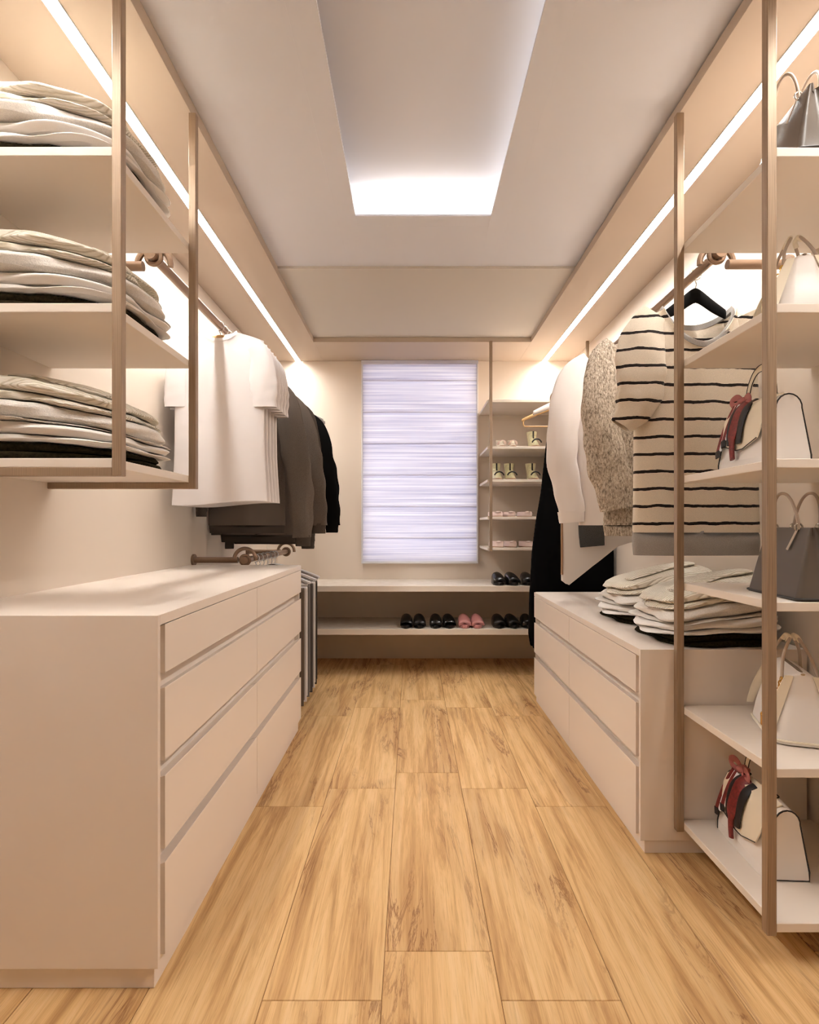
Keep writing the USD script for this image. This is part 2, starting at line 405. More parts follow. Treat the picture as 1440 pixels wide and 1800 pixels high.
part(w, 'pane', box(WX0 + .018, WX1 - .018, YB + .076, YB + .082, WZ0 + .018, WZ1 - .018), PANE)

# floor: oak planks, each a piece of its own, over a recessed joint bed
fl = wthing('floor', 'warm oak plank floor running between the two dressers', 'floor', (0, 2, 0), kind='structure')
part(fl, 'joint_bed', box(XL, XR, YF, YB, -0.06, -0.003), GROUT)
PW, PL = 0.2905, 1.1145
rng = np.random.default_rng(5)
for k in range(-5, 6):
    x0, x1 = max(XL, -0.073 + k * PW), min(XR, -0.073 + (k + 1) * PW)
    if x1 - x0 < 0.02:
        continue
    y = 1.540 - 0.160 * (abs(k) % 4) - 3 * PL
    while y < YB:
        y0, y1 = max(YF, y), min(YB, y + PL)
        if y1 - y0 > 0.02:
            part(fl, 'plank', box(x0 + .0008, x1 - .0008, y0 + .0008, y1 - .0008, -0.02, 0.0, 0.0012), PLANK[int(rng.integers(4))], smooth=False)
        y += PL

# ceiling with its lit tray; soffits along three sides
TX0, TX1, TY0, TY1, LIP, CAV = -0.27, 0.379, 0.3, 2.725, 0.09, 2.742
cl = wthing('ceiling', 'pale grey ceiling with a long recessed light tray', 'ceiling', (0, 2, ZC), kind='structure')
t = 0.010
part(cl, 'ceiling_panel', cat([
    box(XL, TX0 - LIP, YF, 3.25, ZC, ZC + .2, .0004), box(TX0 - LIP, TX0, YF, 3.25, ZC, ZC + t, .0004), box(TX1, TX1 + LIP, YF, 3.25, ZC, ZC + t, .0004), box(TX1 + LIP, XR, YF, 3.25, ZC, ZC + .2, .0004),
    box(TX0, TX1, TY1, TY1 + LIP, ZC, ZC + t, .0004), box(TX0 - LIP, TX1 + LIP, TY1 + LIP, 3.25, ZC + .0001, ZC + .2, .0004), box(TX0, TX1, YF, TY0, ZC, ZC + .2, .0004)]), CEIL)
part(cl, 'tray_panel', box(TX0 - LIP - .01, TX1 + LIP + .01, TY0, TY1 + LIP + .01, CAV, CAV + .02, .0004), CEIL)
part(cl, 'ceiling_panel', box(XL, XR, 3.25, YB, ZC2, ZC2 + .2, .0008), CEIL2, label='slightly darker greige ceiling panel')
SL, SR, SY = -0.767, 0.930, 4.43
single('trim_1', box(XL, SL, YF, YB, ZS, ZC - .001, .001), SOFF, 'long beige soffit over the left dresser, holding a light line', 'soffit', kind='structure')
single('trim_2', cat([box(SR, XR, YF, YB, ZS, ZC - .009, .001), box(SR + .03, XR, YF, YB, ZC - .0092, ZC - .001, .0005)]), SOFF, 'long beige soffit over the bag shelves, holding a light line', 'soffit', kind='structure')
single('trim_3', box(SL, SR, SY, YB, ZS, ZC2 - .001, .001), SOFF, 'short beige soffit over the window wall', 'soffit', kind='structure')
for x, lab in ((-0.986, 'long warm white light line in the soffit above the hanging tees'), (1.152, 'long warm white light line in the soffit above the handbags')):
    l = wthing('linear_light', lab, 'light', (x, 2.0, ZS), 'linear lights in the soffits')
    part(l, 'diffuser', box(x - .020, x + .020, 0.15, YB - .020, ZS - .003, ZS + .006, .001), LEDM)
    for s in (-1, 1):
        part(l, 'channel_edge', box(x + s * .0215 - .0012, x + s * .0215 + .0012, 0.15, YB - .020, ZS - .004, ZS + .006, .0005), WHITE_PVC)
single('cove_light', box(TX0 + .01, TX1 + .02, TY1 + .028, TY1 + .045, ZC + t + .0005, ZC + t + .009, .001), LEDFAR, 'bright light strip hidden at the far end of the ceiling tray', 'light')
single('cove_light', box(TX1 + .028, TX1 + .042, TY0 + .05, TY1 - .05, ZC + t + .0005, ZC + t + .009, .001), LEDSIDE, 'soft light strip hidden along the right edge of the ceiling tray', 'light')

# ------------------------------------------------------------------ window blind: fold panels between side rails
BX0, BX1, BZ0, BZ1, BY = -0.436, 0.574, 0.828, 2.583, YB - 0.030
bl = wthing('window_blind', 'pale lilac-white blind with fine horizontal lines, covering the window', 'blind', (0, BY, BZ0))
zs = [BZ1 - .03, 2.402, 2.13, 1.858, 1.586, 1.314, 1.042, BZ0 + .018]
for a, b in zip(zs[:-1], zs[1:]):
    a += .010 if a < zs[0] else 0                        # each fold tucks in behind the one above
    nz, rows = 14, []
    for q in np.linspace(0, 1, nz):
        z = a + (b - a) * q
        bow = -.003 + .006 * math.sin(PI * q) + .013 * q ** 2
        rows.append([(BX0 + .012, BY + .006 - bow, z), (BX1 - .012, BY + .006 - bow, z), (BX1 - .012, BY + .011 - bow, z), (BX0 + .012, BY + .011 - bow, z)])
    part(bl, 'fold_panel', loft(rows), BLIND)
part(bl, 'headrail', box(BX0, BX1, BY - .012, YB, BZ1 - .03, BZ1), BLIND)
part(bl, 'side_rail', box(BX0, BX0 + .012, BY - .008, YB, BZ0, BZ1 - .03), WHITE_PVC)
part(bl, 'side_rail', box(BX1 - .012, BX1, BY - .008, YB, BZ0, BZ1 - .03), WHITE_PVC)
part(bl, 'bottom_bar', box(BX0 + .012, BX1 - .012, BY - .012, YB - .002, BZ0, BZ0 + .018), WHITE_PVC)

# ------------------------------------------------------------------ dressers
def dresser(label, xw, xf, y0, ym, y1, ztop, plinth, rows, topt=.026):
    """a drawer unit with its back to the wall at xw and its fronts at xf; rows: (z0, z1) of each drawer"""
    s = 1 if xf > xw else -1                            # the way the fronts look
    d = wthing('dresser', label, 'dresser', ((xw + xf) / 2, (y0 + y1) / 2, 0), 'dressers facing each other')
    lo, hi = min(xw, xf), max(xw, xf)
    rec = .038
    a, b = (lo + .001, hi - rec) if s > 0 else (lo + rec, hi - .001)
    part(d, 'body', box(a, b, y0 + .0144, y1 - .0124, plinth, ztop - topt, .0005), CAB)
    part(d, 'top_panel', box(lo, hi, y0 + .0143, y1 - .0123, ztop - topt, ztop, .0006), CAB)
    part(d, 'side_panel', box(lo, hi, y0, y0 + .014, plinth, ztop, .0006), CAB)
    part(d, 'side_panel', box(*((lo, hi - .012) if s > 0 else (lo + .012, hi)), y1 - .012, y1, plinth, ztop, .0006), CAB)
    pi = .016 if s > 0 else .005
    part(d, 'plinth', box(lo, hi - .016, y0 + pi, y1 - pi, 0, plinth, .001) if s > 0 else box(lo + .016, hi, y0 + pi, y1 - pi, 0, plinth, .001), CAB)
    ft = .0365                                           # fronts whose top edge is cut back as a finger pull
    for (c0, c1) in ((y0 + .042, ym - .0022), (ym + .0022, y1 - .0135)):
        for (z0, z1) in rows:
            pr = np.array([(0, z0), (ft - .001, z0), (ft, z0 + .001), (ft, z1 - .001), (ft - .001, z1), (0, z1 - .014)])
            pr[:, 0] = xf - s * (ft + .0005) + s * pr[:, 0]
            part(d, 'drawer_front', prism(pr, 'y', c0, c1), CAB, smooth=20)
    return d


dresser('tall beige eight-drawer dresser along the left wall, under the hanging shelves', XL + .001, -0.625, 1.400, 2.300, 3.225, 0.930, 0.060,
        ((.066, .298), (.333, .518), (.556, .742), (.778, .902)))
dresser('lower beige dresser along the right wall with folded knitwear on top', XR - .012, 0.803, 1.997, 2.907, 3.747, 0.717, 0.046,
        ((.049, .291), (.326, .519), (.555, .689)))

# ------------------------------------------------------------------ floating bench shelves under the window
for z, lab in ((.690, 'upper pale wood floating shelf across the end wall below the blind'), (.358, 'lower pale wood floating shelf across the end wall near the floor')):
    b = wthing('floating_shelf', lab, 'shelf', (0.07, 4.66, z - .044), 'floating shelves on the end wall')
    part(b, 'board', box(XL + .001, XR - .001, 4.385, YB, z - .044, z, .002), BENCH)
    part(b, 'front_edge', box(XL + .001, XR - .001, 4.377, 4.385, z - .044, z, .001), SHELF)

# ------------------------------------------------------------------ hanging shelf units in bronze frames
def hanging_unit(name, label, wallx, px, y0, y1, zb, shelves, t=.024, bars=True):
    """posts at px hung from the soffit at depths y0 and y1, a bar back to the wall under each, shelves between post and wall"""
    s = 1 if px > wallx else -1
    u = wthing(name, label, 'shelf unit', (px, (y0 + y1) / 2, zb), 'hanging shelf units')
    h = .0125
    for y in (y0, y1):
        part(u, 'post', box(px - h, px + h, y - h, y + h, zb, ZS, .0015), BRONZE)
        if bars:
            part(u, 'frame_bar', box(*sorted((px - s * h, wallx)), y - h, y + h, zb, zb + .022, .0012), BRONZE)
    for z in shelves:
        part(u, 'shelf_board', box(*sorted((px - s * h, wallx)), y0 - .010, y1 + .011, z - t, z, .0015), SHELF)
    return u


hanging_unit('hanging_shelf_unit', 'bronze framed hanging shelf unit with folded knitwear stacks, above the left dresser', XL, -0.762, 1.480, 1.985, 1.280, (2.131, 1.727, 1.326))
hanging_unit('hanging_shelf_unit', 'bronze framed floor-length hanging shelf unit holding the handbags', XR, 0.932, 1.483, 1.984, 0.090, (2.131, 1.727, 1.325, 0.953, 0.522, 0.1215), bars=False)
u = wthing('hanging_shelf_unit', 'slim bronze framed hanging shoe shelf unit right of the window blind', 'shelf unit', (1.0, 4.43, .95), 'hanging shelf units')
for x in (0.613, 1.362):
    part(u, 'post', box(x - .011, x + .011, 4.400, 4.422, .955, ZS, .0015), BRONZE)
    part(u, 'frame_bar', box(x - .011, x + .011, 4.422, YB, .955, .975, .001), BRONZE)
for z in (2.135, 1.772, 1.515, 1.224, 0.982):
    part(u, 'shelf_board', box(0.589, XR - .001, 4.424, YB, z - .02, z, .0015), SHELF)

# ------------------------------------------------------------------ clothes rails on wall arms that end in a hook ring
def rail(label, x, z, wallx, y0, y1, arms, drop, r=.018):
    s = 1 if wallx > x else -1
    u = wthing('clothes_rail', label, 'clothes rail', (x, y0, z), 'clothes rails')
    part(u, 'rod', rod((x, y0, z), (x, y1, z), r, 20), ROD)
    part(u, 'end_cap', rod((x, y0 - .006, z), (x, y0 + .004, z), r + .004, 20), ROD)
    for y in arms:
        za = z - drop
        a = part(u, 'wall_arm', rod((wallx, y, za), (x + s * .040, y, za), .0175, 16), ROD)
        part(a, 'wall_flange', rod((wallx, y, za), (wallx - s * .012, y, za), .034, 20), ROD)
        part(a, 'hook_arch', ring((x, y, za + .004), .062, .011, 'y', a0=-.1, a1=PI + .1), ROD)
        part(a, 'hook_saddle', ring((x, y, z), .027, .009, 'y'), ROD)
    return u


LX, RX, RZ, LZ2 = -0.963, 1.130, 2.155, 0.955
rail('upper bronze clothes rail on the left wall carrying the white tees', LX, RZ, XL, 2.095, 4.50, (2.125, 4.42), .034)
rail('lower bronze clothes rail on the left wall carrying the trousers behind the dresser', LX, LZ2, XL, 3.27, 4.40, (3.285, 4.36), .0)
rail('bronze clothes rail on the right wall carrying the striped sweater', RX, RZ, XR, 2.08, 4.42, (2.11, 4.36), .034)

# ------------------------------------------------------------------ hangers: hook over the rail, origin at the rail's centre
def hanger_hook(r=.0022, tall=.075):
    """a wire hook over a rail of radius .018"""
    a = np.linspace(-.55 * PI, .95 * PI, 18)[::-1]
    R = .0228
    p = [(R * math.cos(q), 0, R * math.sin(q)) for q in a]
    end = p[-1]
    p = [(x, y, z) for x, y, z in p] + [(0.004, 0, -R - .018), (0, 0, -R - .03), (0, 0, -tall)]
    p = [(x, y, z - (R - r - .0183)) for x, y, z in p]
    return sweep(p, r, sides=8, n=46, up=(0, 1, 0))


def make_hanger(name, label, group, material, wide, droop, thick, loc, bar=False, hookm=None, neck=.075, arch=.0):
    h = thing(name, label, 'hanger', loc, 0.0, group)
    n = 25
    x = np.linspace(-wide, wide, n)
    z = -neck - .012 - droop * (np.abs(x) / wide) ** 1.25 + arch * np.exp(-(x / .05) ** 2)
    hz = thick[1] * (1 - .35 * (np.abs(x) / wide) ** 2)
    rows = []
    for i in range(n):
        rows.append([(x[i], thick[0] * math.cos(q), z[i] + hz[i] * math.sin(q)) for q in np.arange(12) * PI / 6])
    part(h, 'shoulder_bar', loft(rows), material, 60)
    part(h, 'hook', hanger_hook(tall=neck + .012), hookm or STEEL, 60)
    if bar:
        zb = z[0] - .045
        part(h, 'trouser_bar', rod((-wide * .93, 0, zb), (wide * .93, 0, zb), .0055, 10), material)
        for s in (-1, 1):
            part(h, 'bar_end', sweep([(s * wide * .93, 0, z[0] + .006), (s * wide * .96, 0, z[0] - .02), (s * wide * .93, 0, zb)], .005, sides=8, n=10, up=(0, 1, 0)), material, 60)
    return h


# ------------------------------------------------------------------ garments on hangers: origin at the rail's centre, hanging down
def garment(zh, levels, zs=-.15, slope=.16, nw=.085, nf=.06, nb=.02, nd=.035, fold=.012, kx=26.0, seed=1, m=120, n=44, lim=None, limn=None, thick=.003):
    """A body of cloth: levels is a list of (t, half width, half depth) from hem (0) to shoulder (1); zh(x) is the hem's height; shoulders slope away from a neck opening."""
    lv = np.array(levels, float)
    r = np.random.default_rng(seed)
    ph = r.uniform(0, 2 * PI, 6)
    th = np.linspace(0, 2 * PI, m, endpoint=False)
    c, s = np.cos(th), np.sin(th)
    cx = np.sign(c) * np.abs(c) ** .75
    rings = []
    for t in np.linspace(0, 1, n):
        a, b = np.interp(t, lv[:, 0], lv[:, 1]), np.interp(t, lv[:, 0], lv[:, 2])
        x = a * cx
        ax = np.abs(x)
        front = s < 0
        dip = np.where(front, nf, nb) * np.clip(1 - (ax / nw) ** 2, 0, None) ** .8
        top = zs - slope * np.clip(ax - nw * .7, 0, None) - .9 * slope * np.clip(ax - nw * .7, 0, None) ** 2 / .3 - dip
        bot = np.array([zh(q) for q in x])
        z = bot + t * (top - bot)
        e = t ** 11
        bb = b * (1 - e) + e * np.where(ax < nw * 1.05, nd + .02 * np.clip(1 - (ax / nw) ** 2, 0, 1), .006)
        y = bb * np.sign(s) * np.abs(s) ** .8
        w = (1 - t) ** .7 * fold
        y = y + w * (np.sin(kx * x + ph[0]) * .6 + np.sin(kx * 1.9 * x + ph[1] + 2 * t) * .4 + np.sin(kx * .45 * x + ph[2])) * np.clip(1.25 - ax / max(a, .01), .15, 1)
        y = y + .35 * fold * np.sin(9 * z + 17 * x + ph[3]) * (1 - e)
        rings.append(np.stack([x, y, z], 1))
    v, f = loft(rings, False, False)
    v = squash(v, lim, limn)
    return shell(v, f, thick)


def squash(v, lim, limn):
    """cloth pressed against a wall: compress softly beyond a limit in x"""
    v = v.copy()
    for L, s in ((lim, 1), (limn, -1)):
        if L is not None:
            x = v[:, 0] * s
            k = L * s - .05
            over = np.clip(x - k, 0, None)
            v[:, 0] = s * np.where(over > 0, k + .05 * (1 - np.exp(-over / .05)), x)
    return v


def sleeve(path, widths, depths, seed=3, n=34, m=40, rip=.006, lim=None, limn=None, thick=.003, dy=0.0):
    """a sleeve along path [(x, y, z)], half widths across it and half depths towards the viewer"""
    p = smoothpath(path, n)
    q = np.linspace(0, 1, n)
    w = np.interp(q, np.linspace(0, 1, len(widths)), widths)
    d = np.interp(q, np.linspace(0, 1, len(depths)), depths)
    r = np.random.default_rng(seed); ph = r.uniform(0, 6, 4)
    t = np.gradient(p, axis=0); t /= np.linalg.norm(t, axis=1, keepdims=True)
    s = np.cross(t, [0, 1.0, 0]); s /= np.linalg.norm(s, axis=1, keepdims=True)
    a = np.arange(m) * 2 * PI / m
    rings = []
    for i in range(n):
        k = 1 + (rip / .05) * (np.sin(5 * a + ph[0] + 6 * q[i]) * .4 + np.sin(3 * a + ph[1] - 9 * q[i]) * .5 + .5 * np.sin(34 * q[i] + 2 * np.cos(a) + ph[2]) * q[i])
        rings.append(p[i] + (w[i] * k * np.cos(a))[:, None] * s[i] + (d[i] * k * np.sin(a))[:, None] * np.array([0, 1.0, 0]))
    v, f = loft(rings, True, False)
    return shell(squash(v, lim, limn), f, thick)


def collar_band(nw, zs, dip, w, y, front=True, thick=.006, lift=0.0):
    """a rib band around a neck opening"""
    a = np.linspace(0, 2 * PI, 40, endpoint=False)
    rows = []
    x = nw * np.cos(a)
    fr = np.sin(a) < 0
    z = zs - np.where(fr, dip[0], dip[1]) * np.clip(1 - (np.abs(np.cos(a))) ** 2, 0, 1) ** .8 + lift
    yy = y * np.sin(a)
    for dx, dz in ((1, 0), (1.0, 0), (.90, w), (.88, w)):
        pass
    out = np.stack([x * 1.06, yy * 1.1, z - w * .5], 1); out2 = np.stack([x * 1.04, yy * 1.15, z + w * .2], 1)
    top = np.stack([x * .98, yy * 1.02, z + w * .55], 1); inn = np.stack([x * .95, yy * .92, z - w * .5], 1)
    return loft([out, out2, top, inn, out], False, False)


def flat_zh(z):
    return lambda x: z


# --- the white tees on the left rail
WL = XL + .008 - LX                                      # the wall, seen from the rail
tee_lab = ['white cotton tee facing the room, nearest on the left rail', 'second white tee on the left rail, just behind the front one', 'third white tee from the front on the left rail',
           'fourth white tee from the front, between other tees on the left rail', 'rearmost white tee on the left rail, in front of the brown cardigan']
tee0 = None
for k in range(5):
    y = 2.85 + .066 * k
    if k == 0:
        t0 = thing('white_tee', tee_lab[0], 'shirt', (LX, y, RZ), 0, 'white tees on the left rail')
        part(t0, 'body', garment(lambda x: -.890 + .012 * math.sin(9 * x), [(0, .240, .023), (.3, .226, .022), (.7, .222, .022), (.9, .226, .021), (1, .222, .010)], zs=-.030, slope=.20, nw=.088, nf=.045, nb=.012, nd=.008, fold=.0060, kx=20, seed=4, limn=WL), TEE, 60)
        part(t0, 'neck_rib', collar_band(.086, -.034, (.045, .012), .016, .024), TEE, 60)
        for s in (-1, 1):
            part(t0, 'sleeve', sleeve([(s * .165, 0, -.105), (s * .202, 0, -.165), (s * .218, -.004, -.28), (s * .222, -.004, -.41)], (.050, .068, .070, .066), (.012, .020, .022, .022), seed=8 + s, rip=.004, limn=WL), TEE, 60)
        tee0 = t0
    else:
        copy(tee0, (LX, y, RZ), 0, tee_lab[k])
h0 = make_hanger('wooden_hanger', 'pale wooden hanger inside the front white tee', 'wooden hangers on the left rail', WOODH, .15, .045, (.005, .011), (LX, 2.85, RZ), neck=.045)
for k in range(1, 5):
    copy(h0, (LX, 2.85 + .066 * k, RZ), 0, 'pale wooden hanger inside the %s white tee on the left rail' % ('second', 'third', 'fourth', 'rearmost')[k - 1])

# --- the dark knits behind them
def long_knit(label, y, x, zh, zs, aw, cl, cr, mtl, wall, side, seed, cuffm, group, name='dark_knit', cat='sweater', limd=.03):
    """cl, cr: (x, z) of the left and right cuffs' ends"""
    g = thing(name, label, cat, (x, y, RZ), 0, group)
    L = dict(limn=wall) if side < 0 else dict(lim=wall)
    part(g, 'body', garment(flat_zh(zh), [(0, aw, .030), (.5, aw * .98, limd), (.9, aw * .98, .028), (1, aw * .95, .010)], zs=zs, slope=.22, nw=.08, nf=.05, nb=.0, nd=.042, fold=.013, kx=18, seed=seed, **L), mtl, 60)
    part(g, 'hem_rib', garment(flat_zh(zh - .045), [(0, aw * .96, .026), (1, aw * .985, .031)], zs=zh + .004, slope=0, nw=.001, nf=0, nb=0, fold=.009, kx=18, seed=seed, n=6, **L), cuffm, 60)
    for s, (cx, cz) in ((-1, cl), (1, cr)):
        pth = [(s * aw * .74, 0, zs - .06), (s * aw * 1.04, -.012, zs - .14), (s * (aw + .045) * .75 + cx * .25, -.034, zs - .38), (s * (aw + .02) * .30 + cx * .70, -.046, (zs + cz) * .5 - .10), (cx, -.044, cz)]
        sl = part(g, 'sleeve', sleeve(pth, (.055, .074, .078, .070, .054), (.012, .026, .032, .030, .026), seed=seed + s, rip=.008, **L), mtl, 60)
        part(sl, 'cuff', sleeve([(cx, -.044, cz + .012), (cx * 1.0, -.044, cz - .050)], (.046, .042), (.024, .022), seed=seed, n=6, rip=.003, **L), cuffm, 60)
    return g


long_knit('charcoal brown wool cardigan nearest behind the white tees', 3.32, LX, -1.00, -.145, .225, (-.262, -.90), (.335, -1.07), BROWN, WL, -1, 21, BROWN2, 'dark knits on the left rail')
long_knit('middle dark brown wool sweater on the left rail, sleeves lower', 3.57, LX, -1.06, -.150, .24, (-.262, -1.01), (.385, -1.00), BROWN, WL, -1, 33, BROWN2, 'dark knits on the left rail')
long_knit('lowest hanging blackish brown sweater at the back of the left rail', 3.83, LX, -1.08, -.150, .24, (-.265, -1.105), (.27, -1.105), BROWN2, WL, -1, 45, BROWN2, 'dark knits on the left rail')
long_knit('black cotton top behind the brown knits on the left rail', 4.05, LX, -.98, -.170, .27, (-.262, -.90), (.40, -1.00), BLACKC, WL, -1, 57, BLACKC, 'dark knits on the left rail')
hd = make_hanger('padded_hanger', 'black hanger under the charcoal brown cardigan', 'padded hangers on the left rail', BLACKV, .11, .045, (.005, .010), (LX, 3.32, RZ), neck=.175)
copy(hd, (LX, 3.57, RZ), 0, 'black hanger under the middle dark brown sweater')
copy(hd, (LX, 3.83, RZ), 0, 'black hanger under the lowest blackish brown sweater')
copy(hd, (LX, 4.05, RZ), 0, 'black hanger under the black cotton top on the left rail')
for k in range(2):
    make_hanger('grey_hanger', ('empty light grey hanger behind the black top', 'rearmost empty light grey hanger near the end wall')[k], 'grey hangers at the rail end', GREYRIB, .31, .115, (.010, .018), (LX, 4.19 + .09 * k, RZ), neck=.10)

# --- trousers on the lower left rail
wire0 = None
trs = [('taupe wool trousers', GREYBROWN, 3.51, -.665), ('white cotton trousers beside the taupe pair', TEE, 3.60, -.663), ('mid grey wool trousers', GREYMID, 3.70, -.664),
       ('dark grey wool trousers', GREYDARK, 3.80, -.662), ('white cotton trousers at the far end', TEE, 3.91, -.665), ('blackish brown trousers', BROWN2, 4.00, -.667)]
for k, (nm, mtl, y, xe) in enumerate(trs):
    lab = nm + (' folded over a hanger, nearest on the lower left rail' if k == 0 else ' folded over a hanger, farthest on the lower left rail' if k == 5 else ' of the lower left rail' if k == 4 else ' folded over a hanger on the lower left rail')
    g = wthing('trousers', lab, 'trousers', (LX, y, LZ2), 'trousers on the lower left rail')
    for s, dz in ((-1, 0), (1, .03)):
        rr = np.random.default_rng(60 + k * 2 + s)
        rows = []
        for z in np.linspace(.045 + dz, .755, 18):
            xs = np.linspace(XL + .03, xe, 26)
            wv = .0035 * np.sin(30 * xs + k + 2 * z) * (.76 - z)
            rows.append(np.vstack([np.stack([xs, y + s * .0125 + wv + .0055 * s, np.full(26, z)], 1), np.stack([xs[::-1], y + s * .0125 + wv[::-1] - .0055 * s, np.full(26, z)], 1)]))
        part(g, 'leg', loft(rows), mtl, 50)
    a = np.linspace(0, PI, 9)
    prof = [(y + .018 * math.cos(q), .755 + .014 * math.sin(q)) for q in a]
    part(g, 'fold', prism(prof, 'x', XL + .03, xe), mtl, 50)
    hh = wthing('wire_hanger', 'white hanger of the ' + nm + ' on the lower rail', 'hanger', (LX, y, LZ2), 'white hangers on the lower left rail')
    c = np.array((LX, y, LZ2))
    part(hh, 'hook', move(hanger_hook(.003, .072), c), WHITE_PVC, 60)
    for s in (-1, 1):
        xe2 = (xe + .02) if s > 0 else XL + .012
        part(hh, 'arm', sweep([c + (0, 0, -.070), ((c[0] + xe2) / 2, y, c[2] - .105), (xe2, y, .792)], .006, sides=8, n=12, up=(0, 1, 0)), WHITE_PVC if k % 2 else STEEL, 60)
    part(hh, 'trouser_bar', rod((XL + .012, y, .788), (xe + .02, y, .788), .0055, 10), WHITE_PVC)

# --- right rail: striped sweater, tweed cardigan, white sweatshirt, grey coat, black dress
WR = XR - .008 - RX
s0 = thing('striped_sweater', 'cream knit sweater with thin black stripes and grey hem rib on a black hanger', 'sweater', (RX + .006, 2.265, RZ))
part(s0, 'body', garment(flat_zh(-1.030), [(0, .256, .045), (.3, .254, .045), (.55, .250, .045), (.75, .246, .042), (.92, .248, .036), (1, .240, .012)], zs=-.138, slope=.24, nw=.142, nf=.155, nb=.060, fold=.010, kx=15, seed=71, lim=WR), STRIPED, 60)
part(s0, 'hem_rib', garment(flat_zh(-1.120), [(0, .252, .040), (.5, .257, .047), (1, .257, .046)], zs=-1.024, slope=0, nw=.001, nf=0, nb=0, fold=.011, kx=15, seed=71, n=8, lim=WR), GREYRIB, 60, 'heather grey ribbed hem')
part(s0, 'neck_rib', collar_band(.140, -.140, (.155, .060), .022, .050), GREYRIB, 60, 'heather grey neck rib')
part(s0, 'sleeve', sleeve([(-.165, -.012, -.175), (-.225, -.030, -.29), (-.243, -.046, -.43), (-.268, -.050, -.53), (-.315, -.040, -.615)], (.075, .090, .100, .085, .045), (.020, .030, .032, .030, .022), seed=73, rip=.006), STRIPED, 60)
part(s0, 'sleeve', sleeve([(.165, -.012, -.175), (.205, .010, -.30), (.215, .025, -.45), (.205, .025, -.60)], (.07, .075, .07, .06), (.020, .030, .030, .026), seed=74, rip=.006, lim=WR), STRIPED, 60)
make_hanger('velvet_hanger', 'wide black velvet hanger holding the striped sweater', None, BLACKV, .118, .058, (.0080, .030), (RX, 2.265, RZ), neck=.092, arch=.018)

c0 = thing('tweed_cardigan', 'oatmeal tweed cardigan with a high collar behind the striped sweater', 'cardigan', (RX, 2.66, RZ))
part(c0, 'body', garment(flat_zh(-1.00), [(0, .235, .045), (.5, .235, .045), (.9, .245, .040), (1, .24, .012)], zs=-.125, slope=.20, nw=.09, nf=.10, nb=.0, fold=.010, kx=16, seed=81, lim=WR), TWEED, 60)
part(c0, 'hem_rib', garment(flat_zh(-1.05), [(0, .228, .042), (1, .236, .046)], zs=-.994, slope=0, nw=.001, nf=0, nb=0, fold=.010, kx=16, seed=81, n=6, lim=WR), TWEED, 60)
sl = part(c0, 'sleeve', sleeve([(-.18, -.01, -.175), (-.245, -.022, -.26), (-.268, -.040, -.45), (-.235, -.050, -.68), (-.185, -.050, -.885)], (.060, .080, .088, .090, .086), (.018, .034, .038, .036, .034), seed=82, rip=.007), TWEED, 60)
part(sl, 'cuff', sleeve([(-.188, -.050, -.872), (-.178, -.050, -.925)], (.090, .088), (.038, .037), seed=83, n=6, rip=.002), TWEED, 60)
part(c0, 'sleeve', sleeve([(.18, -.01, -.175), (.215, -.02, -.30), (.20, -.03, -.6), (.18, -.03, -.88)], (.06, .08, .085, .08), (.018, .034, .034, .03), seed=84, rip=.007, lim=WR), TWEED, 60)
a = np.linspace(0, 2 * PI, 44, endpoint=False)
cr = []
for rr, z, yy in ((.118, -.215, .066), (.128, -.150, .074), (.108, -.078, .066), (.098, -.066, .058), (.090, -.085, .050), (.092, -.17, .050)):
    cr.append(np.stack([rr * np.cos(a) + .010 * np.cos(2 * a), yy * np.sin(a) - .012, z - .055 * np.clip(-np.sin(a), 0, 1)], 1))
part(c0, 'collar', loft(cr + [cr[0]], False, False), TWEED, 60)
copy(hd, (RX, 2.66, RZ), 0, 'black hanger under the oatmeal tweed cardigan', 'black hangers on the right rail')

w0 = thing('white_sweatshirt', 'plain white sweatshirt with long sleeves on the right rail', 'sweatshirt', (RX, 3.05, RZ))
part(w0, 'body', garment(flat_zh(-1.00), [(0, .235, .045), (.5, .245, .048), (.9, .255, .042), (1, .25, .012)], zs=-.085, slope=.19, nw=.09, nf=.05, nb=.01, fold=.010, kx=14, seed=91, lim=WR), WHITEKNIT, 60)
part(w0, 'neck_rib', collar_band(.088, -.09, (.05, .01), .022, .045), WHITEKNIT, 60)
for s, lm in ((-1, None), (1, WR)):
    sl = part(w0, 'sleeve', sleeve([(s * .18, -.005, -.125), (s * .262, -.012, -.20), (s * .322, -.025, -.42), (s * .330, -.032, -.62), (s * .300, -.035, -.82), (s * .286, -.035, -.935)], (.055, .078, .082, .082, .076, .070), (.016, .034, .042, .042, .036, .032), seed=92 + s, rip=.005, lim=lm), WHITEKNIT, 60)
    part(sl, 'cuff', sleeve([(s * .287, -.035, -.925), (s * .282, -.035, -.985)], (.071, .066), (.033, .030), seed=95, n=6, rip=.001, lim=lm), WHITEKNIT, 60)
copy(hd, (RX, 3.05, RZ), 0, 'black hanger under the white sweatshirt', 'black hangers on the right rail')

